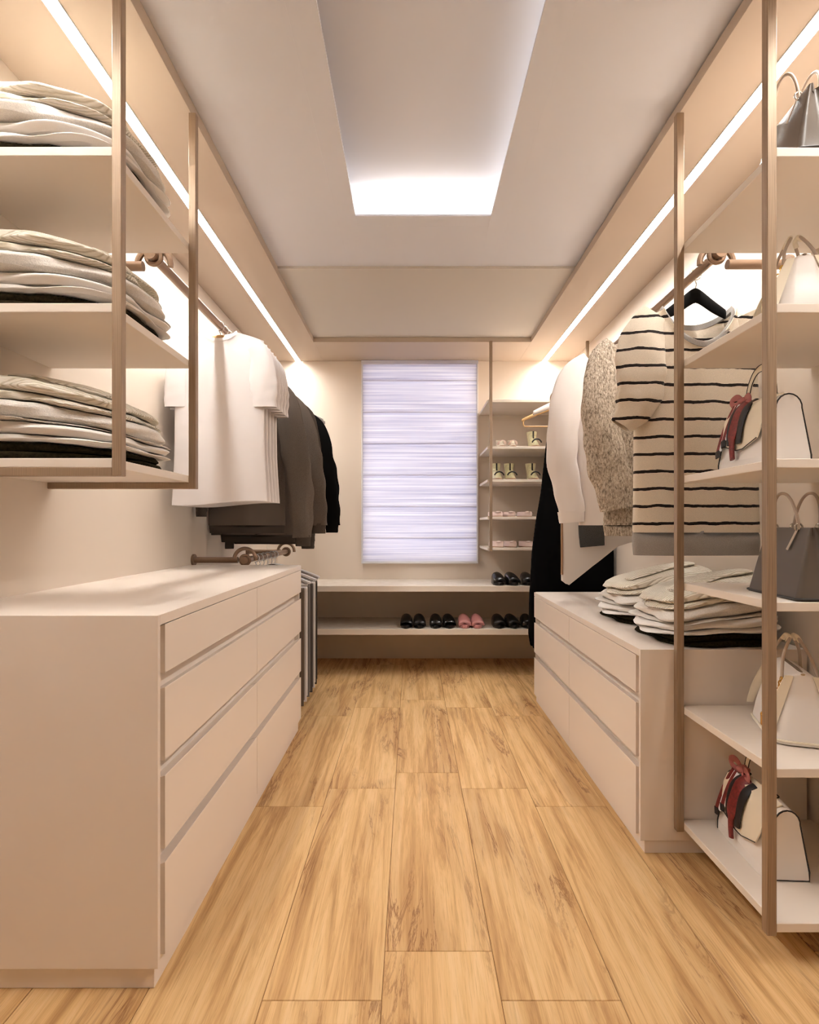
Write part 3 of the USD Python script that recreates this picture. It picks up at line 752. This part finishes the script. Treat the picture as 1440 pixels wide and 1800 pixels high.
g0 = thing('grey_coat', 'pale grey sleeveless coat with a slanting hem, below the white sweatshirt', 'coat', (RX, 3.30, RZ))
def coat_hem(x):
    return float(np.interp(x, [-.30, -.275, -.225, -.10, .05, .26], [-1.28, -1.31, -1.345, -1.235, -1.12, -1.06]))
part(g0, 'body', garment(coat_hem, [(0, .262, .040), (.4, .266, .042), (.9, .235, .038), (1, .22, .012)], zs=-.10, slope=.22, nw=.09, nf=.12, nb=.01, fold=.010, kx=14, seed=101, lim=WR), COATM, 60)
part(g0, 'placket', sweep([(-.262, -.012, -.95), (-.262, -.012, -1.285)], .007, .004, sides=8, n=8, up=(0, 1, 0)), SOLE, 60)
part(g0, 'pocket', sweep([(-.105, -.060, -.985), (-.105, -.058, -1.03), (-.100, -.056, -1.120)], np.linspace(.075, .068, 10), .007, n=10, up=(0, 1, 0), square=True), DENIM, 20, 'dark grey denim pocket')
copy(hd, (RX, 3.30, RZ), 0, 'black hanger under the pale grey coat', 'black hangers on the right rail')

d0 = thing('black_dress', 'long plain black sleeveless dress reaching down behind the right dresser', 'dress', (RX, 3.93, RZ))
def dress_hem(x):
    return float(np.interp(x, [-.33, -.30, 0, .26], [-1.70, -1.84, -1.93, -1.86]))
part(d0, 'body', garment(dress_hem, [(0, .322, .085), (.18, .318, .085), (.40, .300, .075), (.55, .270, .060), (.66, .238, .05), (.80, .212, .045), (.93, .190, .036), (1, .150, .010)], zs=-.175, slope=.12, nw=.105, nf=.14, nb=.05, fold=.014, kx=16, seed=111, lim=WR), DRESSM, 60)
copy(hd, (RX, 3.93, RZ), 0, 'black hanger under the long black dress', 'black hangers on the right rail')
make_hanger('ivory_padded_hanger', 'ivory padded hanger between the black dress and the wooden hanger', None, PINKCLOTH, .250, .095, (.018, .026), (RX, 4.12, RZ), neck=.08)
make_hanger('bare_wooden_hanger', 'empty pale wooden hanger with a trouser bar, in front of the shoe shelves', None, WOODH, .305, .115, (.009, .017), (RX, 4.27, RZ), bar=True, neck=.085)

# ------------------------------------------------------------------ folded knitwear in stacks
def interp2(u, v, seed):
    p = np.stack([u * 2.2 + 3, v * 2.2 + 7, np.full_like(u, seed * 1.7)], -1)
    return meshkit.fbm(p, 3, seed) - .5


def folded(hx, hy, zlo, zhi, bumps, seed, bulge=.016, n=72, power=4.0, off=(0, 0), crease=.003):
    """A folded garment: zlo(x, y) and zhi(x, y) give the under and upper face, the rim bulges in as many rolls as there are folds."""
    a = np.linspace(0, 2 * PI, n, endpoint=False)
    ca, sa = np.cos(a), np.sin(a)
    rad = (np.abs(ca) ** power + np.abs(sa) ** power) ** (-1 / power)
    wob = 1 + .05 * np.sin(3 * a + seed) + .03 * np.sin(7 * a + 2.3 * seed)
    ox, oy = hx * rad * ca * wob + off[0], hy * rad * sa * wob + off[1]
    rings = []
    for r in np.linspace(.05, 1, 14):
        x, y = ox * r + off[0] * (1 - r), oy * r + off[1] * (1 - r)
        z = zhi(x, y) - .0016
        rings.append(np.stack([x, y, z], 1))
    m = 7 * bumps
    for q in np.linspace(0, 1, m + 1):
        e = bulge * np.abs(np.sin(PI * bumps * q)) ** .55 - crease * (0 < q < 1)
        e = e * (.8 + .3 * np.sin(4 * a + 5 * q + seed))
        X, Y = ox + e * ca, oy + e * sa
        rings.append(np.stack([X, Y, (zhi(X, Y) - .0016) * (1 - q) + (zlo(X, Y) + .0016) * q], 1))
    for r in np.linspace(1, .05, 8):
        x, y = ox * r + off[0] * (1 - r), oy * r + off[1] * (1 - r)
        rings.append(np.stack([x, y, zlo(x, y) + .0016], 1))
    return loft(rings)


def stack_faces(side):
    """the faces between the garments of a stack; it sinks towards its open side (side = +1: towards +x)"""
    def f(k):
        th = (0.0, .054, .114, .174, .243)[k]
        def z(x, y):
            u = side * x / .21
            s = np.clip((u + 1) / 2, 0, 1.15)
            droop = 1 - .36 * s ** 1.8 * (1.0 if k else 0)
            return th * droop + (.010 * interp2(x * 9, y * 9, k + 2) * (k > 0)) + (.012 * np.cos(y * 9) * (k > 2))
        return z
    return f


def make_stack(side, labels, group, loc, rz=0.0, src=None):
    """bottom trousers, white cotton knit, pale marled knit, cream ribbed sweater; each a thing of its own"""
    names = ('folded_trousers', 'folded_cotton_sweater', 'folded_marled_sweater', 'folded_ribbed_sweater')
    if src:
        return [copy(p, loc, rz, labels[k], group) for k, p in enumerate(src)]
    f, out = stack_faces(side), []
    spec = ((.205, .185, .5, .010, OLIVE, (-.008 * side, 0)), (.212, .192, .38, .024, IVORY, (0, 0)), (.206, .188, .16, .030, MARL, (-.006 * side, .003)), (.194, .178, .40, .026, RIBBED, (-.008 * side, .004)))
    for k in range(4):
        hx, hy, nb, bl_, mtl, off = spec[k]
        t = thing(names[k], labels[k], 'trousers' if k == 0 else 'sweater', loc, rz, group)
        lo_, hi_ = f(k), f(k + 1)
        mid = lambda x, y, lo_=lo_, hi_=hi_, nb=nb: lo_(x, y) * (1 - nb) + hi_(x, y) * nb
        part(t, 'lower_fold', folded(hx, hy, lo_, mid, 1, k * 3 + 1, bl_, off=off), mtl, 60)
        part(t, 'upper_fold', folded(hx * .985, hy * .985, mid, hi_, 1, k * 3 + 2, bl_, off=off), mtl, 60)
        if k == 3:                                       # a folded-over sleeve lies on top
            pts = [(-.17 * side, -.05, 0), (-.06 * side, -.02, 0), (.06 * side, -.055, 0), (.15 * side, -.085, 0)]
            pp = smoothpath(pts, 16)
            pp[:, 2] = hi_(pp[:, 0], pp[:, 1]) + .006
            part(t, 'folded_sleeve', sweep(pp, np.interp(np.linspace(0, 1, 16), [0, .15, .8, 1], [.03, .055, .05, .025]), np.interp(np.linspace(0, 1, 16), [0, .1, .9, 1], [.004, .013, .012, .004]), sides=16), mtl, 60)
        out.append(t)
    return out


ITEM = ('dark olive trousers folded at the bottom of the stack', 'white cotton sweater folded above the dark trousers', 'pale marled sweater folded under the ribbed one', 'cream ribbed sweater folded on top of the stack')
def stack_labels(where):
    return [i + ' ' + where for i in ITEM]


sx, sy = -1.005, 1.712
st = make_stack(1, stack_labels('on the lowest left shelf'), 'folded clothes in stacks', (sx, sy, 1.3262))
make_stack(1, stack_labels('on the middle left shelf'), 'folded clothes in stacks', (sx, sy, 1.7272), 0, st)
make_stack(1, stack_labels('on the top left shelf'), 'folded clothes in stacks', (sx, sy, 2.1312), 0, st)
s2 = make_stack(-1, stack_labels('on the right dresser, nearer pile'), 'folded clothes in stacks', (1.125, 2.215, .7172))
make_stack(-1, stack_labels('on the right dresser, farther pile'), 'folded clothes in stacks', (1.128, 2.66, .7172), 0, s2)

# ------------------------------------------------------------------ handbags: x along the bag, -y towards its front
def rrect(hx, hy, r, z, n=9, bow=0.0):
    """a rounded rectangle ring at height z"""
    p = []
    for cx, cy, a0 in ((hx - r, hy - r, 0), (-hx + r, hy - r, PI / 2), (-hx + r, -hy + r, PI), (hx - r, -hy + r, 1.5 * PI)):
        for q in np.linspace(0, PI / 2, n):
            p.append((cx + r * math.cos(a0 + q), cy + r * math.sin(a0 + q), z))
    p = np.array(p)
    # more points along the sides so that they can bulge
    out = []
    for i in range(len(p)):
        a, b = p[i], p[(i + 1) % len(p)]
        k = 8 if i % n == n - 1 else 1
        for t in range(k):
            out.append(a + (b - a) * t / k)
    return np.array(out)


def arch(x0, x1, z0, zp, y, n=30, lean=0.0, p=2.2):
    a = np.linspace(PI, 0, n)
    c, h = (x0 + x1) / 2, (x1 - x0) / 2
    return np.stack([c + h * np.sign(np.cos(a)) * np.abs(np.cos(a)) ** (2 / p), y + lean * np.sin(a), z0 + (zp - z0) * np.sin(a) ** (2 / p * 1.0)], 1)


def make_tote(label, loc, rz):
    t = thing('leather_tote', label, 'handbag', loc, rz, 'dark grey totes')
    H, n = .192, 12
    rings = []
    for q in np.linspace(0, 1, n):
        hx, hy = .138 - .022 * q - .012 * math.sin(PI * q) * 0, .070 - .045 * q
        r = rrect(hx, hy, .012 + .004 * (1 - q), H * q)
        pinch = np.clip((np.abs(r[:, 0]) - hx + .012) / .012, 0, 1) * (1 - np.abs(r[:, 1]) / hy)
        r[:, 0] -= np.sign(r[:, 0]) * pinch * .030 * q ** .7
        r[:, 1] += np.sign(r[:, 1]) * .006 * math.sin(PI * q) * np.cos(r[:, 0] / hx * PI / 2)
        rings.append(r)
    top = rings[-1]
    rings += [top * (1, .80, 1) + (0, 0, .001), top * (.985, .72, 1) + (0, 0, -.020)]
    part(t, 'body', loft(rings), TOTE, 30)
    for x in (-.118, .118):
        for y in (-.055, .055):
            part(t, 'foot', ellipsoid((x, y, .0022), (.006, .006, .002), 1), GOLD, 60)
    part(t, 'base_welt', sweep(rrect(.139, .071, .014, .0055), .0032, sides=8, up=(0, 0, 1), closed=True), PIPE, 60)
    for s in (-1, 1):
        h = part(t, 'handle', sweep(arch(-.062, .062, H - .004, H + .098, s * .026, lean=s * .012), .0042, .0042, sides=10, up=(0, 1, 0)), TAUPE, 60, 'thin taupe handle')
        for x in (-.062, .062):
            part(h, 'metal_ring', ring((x, s * .027, H + .002), .010, .0026, 'x', n=20), STEEL, 60)
            tail = [(x, s * .031, H - .004), (x - .006, s * .038, H - .026), (x - .016, s * .049, H - .060)]
            part(h, 'strap_tail', sweep(tail, .0048, .0016, sides=8, n=10, up=(0, 1, 0)), TAUPE, 60)
    return t


def make_dome_bag(label, loc, rz):
    t = thing('white_dome_bag', label, 'handbag', loc, rz, 'white dome bags')
    H, L = .205, .1375
    rings = []
    for q in np.linspace(0, 1, 22):
        a = q * PI / 2
        hy = .085 * (1 - .62 * q ** 1.15) if q < .86 else .085 * (1 - .62 * .86 ** 1.15) * math.sqrt(max(0, 1 - ((q - .86) / .1401) ** 2))
        hy = max(hy, .006)
        hx = L + .010 * math.sin(PI * min(1, q * 1.5)) - .030 * q
        rings.append(rrect(hx, hy, min(hy * .55, .045), .004 + (H - .004) * q))
    rings.insert(0, rrect(L - .012, .072, .04, 0.0))
    part(t, 'body', loft(rings), BAGW, 45)
    part(t, 'base_band', sweep(rrect(L + .001, .0855, .046, .013), .0035, sides=8, up=(0, 0, 1), closed=True), BAGC, 60)
    for s in (-1, 1):                                    # gusset wings that stick out past both faces at each end
        for e in (-1, 1):
            w = []
            for q in np.linspace(0, 1, 14):
                z = .045 + .150 * q
                out = .012 * math.sin(PI * (.10 + .80 * q)) + .006
                y0 = .085 * (1 - .60 * q)
                x = e * (L - .012 - .020 * q)
                w.append([(x - .010, s * (y0 - .010), z), (x - .002, s * (y0 + out), z), (x + e * .003, s * (y0 + out), z), (x + e * .006, s * (y0 - .010), z)])
            part(t, 'side_wing', loft(w), BAGC, 45)
    for s in (-1, 1):
        p = [(-.085, s * .046, H - .030), (-.055, s * .036, H + .030), (-.014, s * .010, H + .088), (.014, s * .010, H + .088), (.055, s * .036, H + .030), (.085, s * .046, H - .030)]
        h = part(t, 'handle', sweep(p, .0046, sides=10, n=40, up=(0, 1, 0)), TAUPE, 60, 'slender pale handle')
        part(h, 'handle_wrap', sweep([(-.026, s * .017, H + .074), (-.014, s * .010, H + .0885), (.014, s * .010, H + .0885), (.026, s * .017, H + .074)], .0070, sides=12, n=16, up=(0, 1, 0)), BAGC, 60)
        for x in (-.085, .085):
            part(h, 'metal_ring', ring((x, s * .048, H - .030), .009, .0026, 'y', n=18), GOLD, 60)
    c = part(t, 'chain', cat([ring((L - .034 + .004 * q, -.052 - .046 * q, .172 - .095 * q), .0075, .0020, 'y' if k % 2 else 'x', n=14, sides=6) for k, q in enumerate(np.linspace(0, 1, 9))]), GOLD, 60, 'gold chain with clasp')
    part(c, 'clasp', box(L - .038, L - .022, -.106, -.094, .044, .080, .003), GOLD)
    part(t, 'zip', sweep([(-.11, 0, H - .004), (-.05, 0, H + .001), (.05, 0, H + .001), (.11, 0, H - .004)], .006, .003, sides=8, n=14), STEEL, 60)
    return t


def gusset_profile(w0, w1, H):
    """half of a domed trapezoid: points (y, z) from bottom left round to bottom right"""
    p = [(-w0, 0), (-w0 * .99, .03)]
    for q in np.linspace(0, 1, 6):
        p.append((-(w0 + (w1 - w0) * q) * .985, .03 + (H * .80 - .03) * q))
    for a in np.linspace(PI * .92, PI * .08, 9):
        p.append((w1 * math.cos(a), H * .80 + H * .20 * math.sin(a)))
    return np.array(p + [(-y, z) for y, z in p[:8][::-1]])


def make_box_bag(label, loc, rz):
    t = thing('structured_white_bag', label, 'handbag', loc, rz, 'white structured bags with scarves')
    H, L, w0, w1 = .205, .145, .062, .036
    pr = gusset_profile(w0, w1, H)
    rings = []
    for x in np.r_[-L, -L + .004, np.linspace(-L + .02, L - .02, 9), L - .004, L]:
        k = 1 - .04 * (abs(x) > L - .003) + .05 * math.cos(x / L * PI / 2) * .6
        lift = .012 * math.cos(x / L * PI / 2)
        rings.append(np.stack([np.full(len(pr), x), pr[:, 0] * k, pr[:, 1] * (1 + lift / H)], 1))
    part(t, 'body', loft(rings), BAGW, 40)
    for s in (-1, 1):                                    # dark piping round both ends
        q = np.stack([np.full(len(pr), s * (L - .001)), pr[:, 0] * 1.01, np.maximum(pr[:, 1], .003)], 1)
        part(t, 'piping', sweep(np.vstack([q, q[:1]])[:-1], .0024, sides=8, up=(1, 0, 0), closed=True), PIPE, 60, 'dark piping')
    # front flap with its slanted edges
    fl_ = [[(-.10, -.0625, .085), (-.02, -.0625, .062), (.02, -.0625, .062), (.10, -.0625, .085)], [(-.115, -.058, .12), (-.03, -.058, .12), (.03, -.058, .12), (.115, -.058, .12)],
           [(-.125, -.0475, .168), (-.03, -.0475, .168), (.03, -.0475, .168), (.125, -.0475, .168)], [(-.127, -.034, .196), (-.03, -.034, .205), (.03, -.034, .205), (.127, -.034, .196)], [(-.127, 0, .212), (-.03, 0, .221), (.03, 0, .221), (.127, 0, .212)]]
    v, f = loft(np.array(fl_, float), False, False, closed=False)
    if np.cross(v[f[0, 1]] - v[f[0, 0]], v[f[0, 2]] - v[f[0, 0]])[1] > 0:
        f = f[:, ::-1]
    fp = part(t, 'flap', shell(v + (0, -.004, .002), f, .004), BAGC, 40)
    part(fp, 'flap_edge', sweep([(-.10, -.067, .087), (-.02, -.067, .064), (.02, -.067, .064), (.10, -.067, .087)], .0016, sides=6, up=(0, 1, 0)), PIPE, 60)
    ha = arch(-.078, .078, H + .006, H + .112, 0, n=36, p=2.0)
    h = part(t, 'handle', sweep(ha, .0110, .0035, sides=14, up=(0, 1, 0)), BAGC, 60, 'broad cream band handle')
    part(h, 'edge_line', cat([sweep(arch(-.078 - d, .078 + d, H + .006, H + .112 + d, -.002, n=36, p=2.0), .0014, sides=6, up=(0, 1, 0)) for d in (-.0108, .0108)]), PIPE, 60)
    for x in (-.078, .078):
        part(h, 'rivet', ellipsoid((x * .97, -.0035, H + .036), (.0045, .003, .0045), 1), PIPE, 60)
        part(h, 'handle_loop', box(x - .012, x + .012, -.010, .010, H - .004, H + .014, .003), BAGC)
        part(h, 'buckle', ring((x, 0, H + .012), .012, .0025, 'z', n=18), PIPE, 60)
    # the scarf tied round the far handle base
    sc = part(t, 'scarf', ellipsoid((-.075, -.012, H + .026), (.022, .020, .014), 2), SCARFP, 60, 'red, black and white scarf tied to the handle')
    part(sc, 'scarf_loop', sweep([(-.085, -.015, H + .028), (-.115, -.020, H + .045), (-.135, -.024, H + .035), (-.112, -.024, H + .018), (-.085, -.018, H + .022)], .011, .004, sides=10, n=18, up=(0, 1, 0)), SCARFP, 60)
    part(sc, 'scarf_loop', sweep([(-.065, -.015, H + .028), (-.035, -.022, H + .034), (-.016, -.026, H + .020), (-.036, -.028, H + .008), (-.065, -.02, H + .018)], .011, .004, sides=10, n=18, up=(0, 1, 0)), SCARFP, 60)
    for x0, x1, ln, wd, mtl in ((-.098, -.136, .135, .013, SCARFR), (-.088, -.118, .130, .008, WHITE_PVC), (-.082, -.098, .105, .012, SCARFR), (-.072, -.076, .100, .010, WHITE_PVC)):
        p = [(x0, -.030, H + .014), ((x0 + x1) / 2, -.053, H - ln * .4), (x1, -.068, H - ln)]
        b = part(sc, 'scarf_ribbon', sweep(p, wd, .0022, sides=10, n=14, up=(0, 1, 0)), mtl, 60)
        if mtl is SCARFR:
            part(sc, 'ribbon_end', sweep([(x1, -.069, H - ln + .006), (x1 + .004, -.070, H - ln - .016)], wd * 1.25, .0028, sides=10, up=(0, 1, 0)), SCARFB, 60)
    p = [(-.020, -.018, H + .016), (-.030, -.046, H - .012), (-.034, -.066, H - .070), (-.028, -.075, H - .125), (-.020, -.077, H - .170)]
    part(sc, 'scarf_fall', sweep(p, np.interp(np.linspace(0, 1, 26), [0, .25, .6, .72, 1], [.022, .034, .032, .015, .012]), .0055, sides=16, n=26, up=(0, 1, 0)), SCARFR, 60)
    p2 = [(.012, -.020, H + .012), (.010, -.048, H - .012), (.006, -.066, H - .070), (.006, -.072, H - .122)]
    part(sc, 'scarf_fall', sweep(p2, np.interp(np.linspace(0, 1, 20), [0, .3, 1], [.014, .020, .014]), .005, sides=14, n=20, up=(0, 1, 0)), SCARFB, 60)
    p3 = [(-.052, -.020, H + .014), (-.062, -.048, H - .014), (-.064, -.066, H - .070), (-.056, -.071, H - .120)]
    part(sc, 'scarf_fall', sweep(p3, np.interp(np.linspace(0, 1, 20), [0, .3, 1], [.010, .014, .006]), .005, sides=14, n=20, up=(0, 1, 0)), SCARFB, 60)
    return t


# fronts look to the aisle (-x); the bag's own x runs away from the viewer with a minus sign
RZB = -PI / 2
tt = make_tote('dark grey leather tote with thin taupe handles, waist-high behind the near post', (1.090, 1.613, .9532), RZB - .10)
copy(tt, (1.090, 1.613, 2.1312), RZB - .10, 'dark grey leather tote on the topmost bag shelf')
db = make_dome_bag('white dome-shaped handbag on the shelf just above the floor-level bag', (1.160, 1.738, .5222), RZB - .33)
copy(db, (1.160, 1.732, 1.7272), RZB - .33, 'white dome-shaped handbag high up, on the second bag shelf from the top')
bb = make_box_bag('white structured handbag with dark piping and red scarf on the lowest shelf', (1.095, 1.790, .1217), RZB - .06)
copy(bb, (1.090, 1.775, 1.3252), RZB - .06, 'white structured handbag with red scarf in front of the striped sweater')

# ------------------------------------------------------------------ shoes, toes towards the room; origin at the sole's middle, -y forward
def outline_sole(L, w, k=28, toe=1.0, waist=.80):
    a = np.linspace(0, 2 * PI, k, endpoint=False)
    y = -L / 2 * np.cos(a)
    wid = np.interp(y, [-L / 2, -L * .25, .05 * L, .3 * L, L / 2], [.85 * toe, 1.0, waist, .82, .72])
    return np.stack([w / 2 * np.sin(a) * wid, y], 1)


def slab(o, z0, z1, e=.004):
    c = o.mean(0)
    sh = lambda k, z: np.hstack([c + (o - c) * k, np.full((len(o), 1), z)])
    return loft([sh(.96, z0), sh(1, z0 + e), sh(1, z1 - e), sh(.96, z1)])


def make_slide(name, label, main, bed, loc, rz, group, side):
    t = thing(name, label, 'shoe', loc, rz, group)
    o = outline_sole(.25, .098)
    o[:, 0] += side * .006 * (o[:, 1] / .12) ** 2
    part(t, 'sole', slab(o, 0, .026), main, 50)
    part(t, 'footbed', slab(o * .86, .0262, .030, .001), bed, 50)
    rings = []
    for q in np.linspace(0, 1, 9):
        y = -.098 + .115 * q
        hw = .043 + .007 * math.sin(PI * min(1, .25 + q * .6))
        zt = .052 + .045 * math.sin(q * PI * .5) ** .8
        a = np.linspace(0, PI, 15)
        outer = np.stack([hw * np.cos(a) + side * .004 * np.sin(a), np.full(15, y), .018 + (zt - .018) * np.sin(a) ** .62], 1)
        inner = np.stack([(hw - .006) * np.cos(a[::-1]) + side * .004 * np.sin(a[::-1]), np.full(15, y), .018 + (zt - .024) * np.sin(a[::-1]) ** .62], 1)
        rings.append(np.vstack([outer, inner]))
    part(t, 'strap', loft(rings), main, 60)
    return t


SG = 'slides on the lower bench shelf'
lo_z, up_z, sy_ = .3582, .6902, 4.515
kb = 4.415 / 1000                                        # metres a pixel at the toes
def sx_(px):
    return (px - 724) * kb


sl0 = make_slide('black_slide', 'left shoe of the leftmost black slide pair on the lower bench shelf', SHOEB, BLACKC, (sx_(715), sy_, lo_z), 0, SG, -1)
copy(sl0, (sx_(737.5), sy_, lo_z), .03, 'right shoe of the leftmost black slide pair on the lower bench shelf')
copy(sl0, (sx_(767), sy_, lo_z), -.02, 'left shoe of the second black slide pair, left of the pink pair')
copy(sl0, (sx_(789.5), sy_, lo_z), .10, 'right shoe of the second black slide pair, beside the pink pair')
pk = make_slide('pink_slide', 'left pink slide on the lower bench shelf', SHOEP, SHOEPI, (sx_(817.5), sy_, lo_z), .02, 'pink slides', -1)
copy(pk, (sx_(840), sy_, lo_z), .06, 'right pink slide on the lower bench shelf')
for px, z, lab in ((878, lo_z, 'left shoe of the black slide pair right of the pink pair'), (901, lo_z, 'right shoe of the black slide pair right of the pink pair'), (929, lo_z, 'lone black slide on the lower bench shelf by the black dress'),
                   (878, up_z, 'left black slide on the upper bench shelf'), (901, up_z, 'middle black slide on the upper bench shelf'), (929, up_z, 'black slide on the upper bench shelf by the black dress')):
    copy(sl0, (sx_(px), sy_, z), .22 if px > 890 and px < 910 else .05, lab)


def make_boot(name, label, main, stripe, h, loc, rz, group, w=.086, L=.24):
    t = thing(name, label, 'shoe', loc, rz, group)
    o = outline_sole(L, w, waist=.84)
    part(t, 'sole', slab(o, 0, .014), SOLE, 50)
    rings = []
    for q in np.linspace(0, 1, 16):
        z = .0145 + (h - .0145) * q
        L0 = L * (.97 - .52 * min(1, q * 1.7) ** .9)
        cy = (L - L0) / 2 * .92
        ww = w * (.96 - .16 * math.sin(PI * min(1, q * 1.1)))
        r = outline_sole(L0, ww, 32, waist=1.0)
        r[:, 1] += cy
        rings.append(np.hstack([r, np.full((len(r), 1), z)]))
    inn = rings[-1].copy(); c = inn.mean(0); inn = c + (inn - c) * .88
    low = inn.copy(); low[:, 2] -= .05
    part(t, 'upper', loft(rings + [inn, low]), main, 50)
    if stripe:
        ys = [r[np.argmin(r[:, 1])] for r in rings[8:]]
        part(t, 'front_strip', sweep(np.array(ys) + (0, -.0015, 0), .006, .002, sides=8, up=(0, 1, 0)), PIPE, 60, 'dark strip up the front')
        a = np.linspace(.12 * PI, .88 * PI, 20)
        part(t, 'toe_cap_edge', sweep(np.stack([w * .46 * np.cos(a), -L * .40 + .020 * np.sin(a) * 0 - .004 * np.sin(a), .012 + .050 * np.sin(a) ** .8], 1), .0055, .0055, sides=8, up=(0, 1, 0)), PIPE, 60)
    else:
        part(t, 'strap', sweep([(w * .44, -.02, .03), (w * .30, -.045, .052), (0, -.055, .060), (-w * .30, -.045, .052), (-w * .44, -.02, .03)], .010, .003, sides=8, n=20), FLATP, 60)
    return t


kb2 = 4.455 / 1000
def bx_(px):
    return (px - 724) * kb2


BG = 'cream ankle boots on the shoe shelves'
bt = make_boot('ankle_boot', 'left cream ankle boot with dark front strip, middle shoe shelf', BOOTC, True, .140, (bx_(877), 4.56, 1.5152), .05, BG)
copy(bt, (bx_(901), 4.56, 1.5152), .0, 'second cream ankle boot with dark front strip, middle shoe shelf')
copy(bt, (bx_(941), 4.56, 1.5152), .06, 'cream ankle boot beside the black dress, middle shoe shelf')
copy(bt, (bx_(943), 4.56, 1.7722), .06, 'cream ankle boot beside the black dress, shelf with the low ivory shoes')
sk = make_boot('ivory_shoe', 'left low ivory shoe on the second shoe shelf from the top', SNEAK, False, .070, (bx_(884.5), 4.56, 1.7722), .04, 'low ivory shoes', w=.066, L=.20)
copy(sk, (bx_(905), 4.56, 1.7722), -.04, 'right low ivory shoe on the second shoe shelf from the top')


def make_flat(name, label, main, lining, loc, rz, group, L=.21, w=.068, h=.040):
    """a flat shoe lying across the shelf, seen from its side"""
    t = thing(name, label, 'shoe', loc, rz, group)
    o = outline_sole(L, w)
    part(t, 'sole', slab(o, 0, .008, .002), SOLE, 50)
    rings = []
    for z, k in ((.0085, .97), (.02, 1.0), (h * .8, .97), (h, .93)):
        r = np.hstack([o * k, np.full((len(o), 1), z)])
        rings.append(r)
    inn = np.hstack([o * .84, np.full((len(o), 1), h - .001)]); low = np.hstack([o * .80, np.full((len(o), 1), .013)])
    part(t, 'upper', loft(rings + [inn, low]), main, 50)
    part(t, 'insole', slab(o * .79, .0135, .017, .001), lining, 50)
    part(t, 'toe_cover', loft([np.stack([w * .46 * np.cos(a_) * np.ones(2), np.array([-L * .47, -L * .22]), h * .9 + .010 * np.array([.3, 1]) * math.sin(a_)], 1) for a_ in np.linspace(0, PI, 12)] + [np.stack([w * .44 * np.cos(a_) * np.ones(2), np.array([-L * .465, -L * .22]), h * .9 - .004 + .008 * np.array([.3, 1]) * math.sin(a_)], 1) for a_ in np.linspace(PI, 0, 12)], False, False), main, 60)
    return t


f0 = make_flat('pink_flat', 'left pale pink flat shoe on the fourth shoe shelf', FLATP, FLATP, (bx_(873), 4.53, 1.2242), .7, 'pale pink flats', L=.15)
copy(f0, (bx_(896), 4.53, 1.2242), .7, 'right pale pink flat shoe on the fourth shoe shelf')
copy(f0, (bx_(925), 4.53, 1.2242), .7, 'pale pink flat shoe by the black dress on the fourth shoe shelf')
f1 = make_flat('blush_loafer', 'left blush loafer with dark rose lining on the lowest shoe shelf', FLATP, FLATR, (bx_(875), 4.54, .9822), .7, 'blush loafers', h=.048, L=.15)
copy(f1, (bx_(900), 4.54, .9822), .5, 'right blush loafer with dark rose lining on the lowest shoe shelf')
copy(f1, (bx_(928), 4.54, .9822), .6, 'blush loafer by the black dress on the lowest shoe shelf')
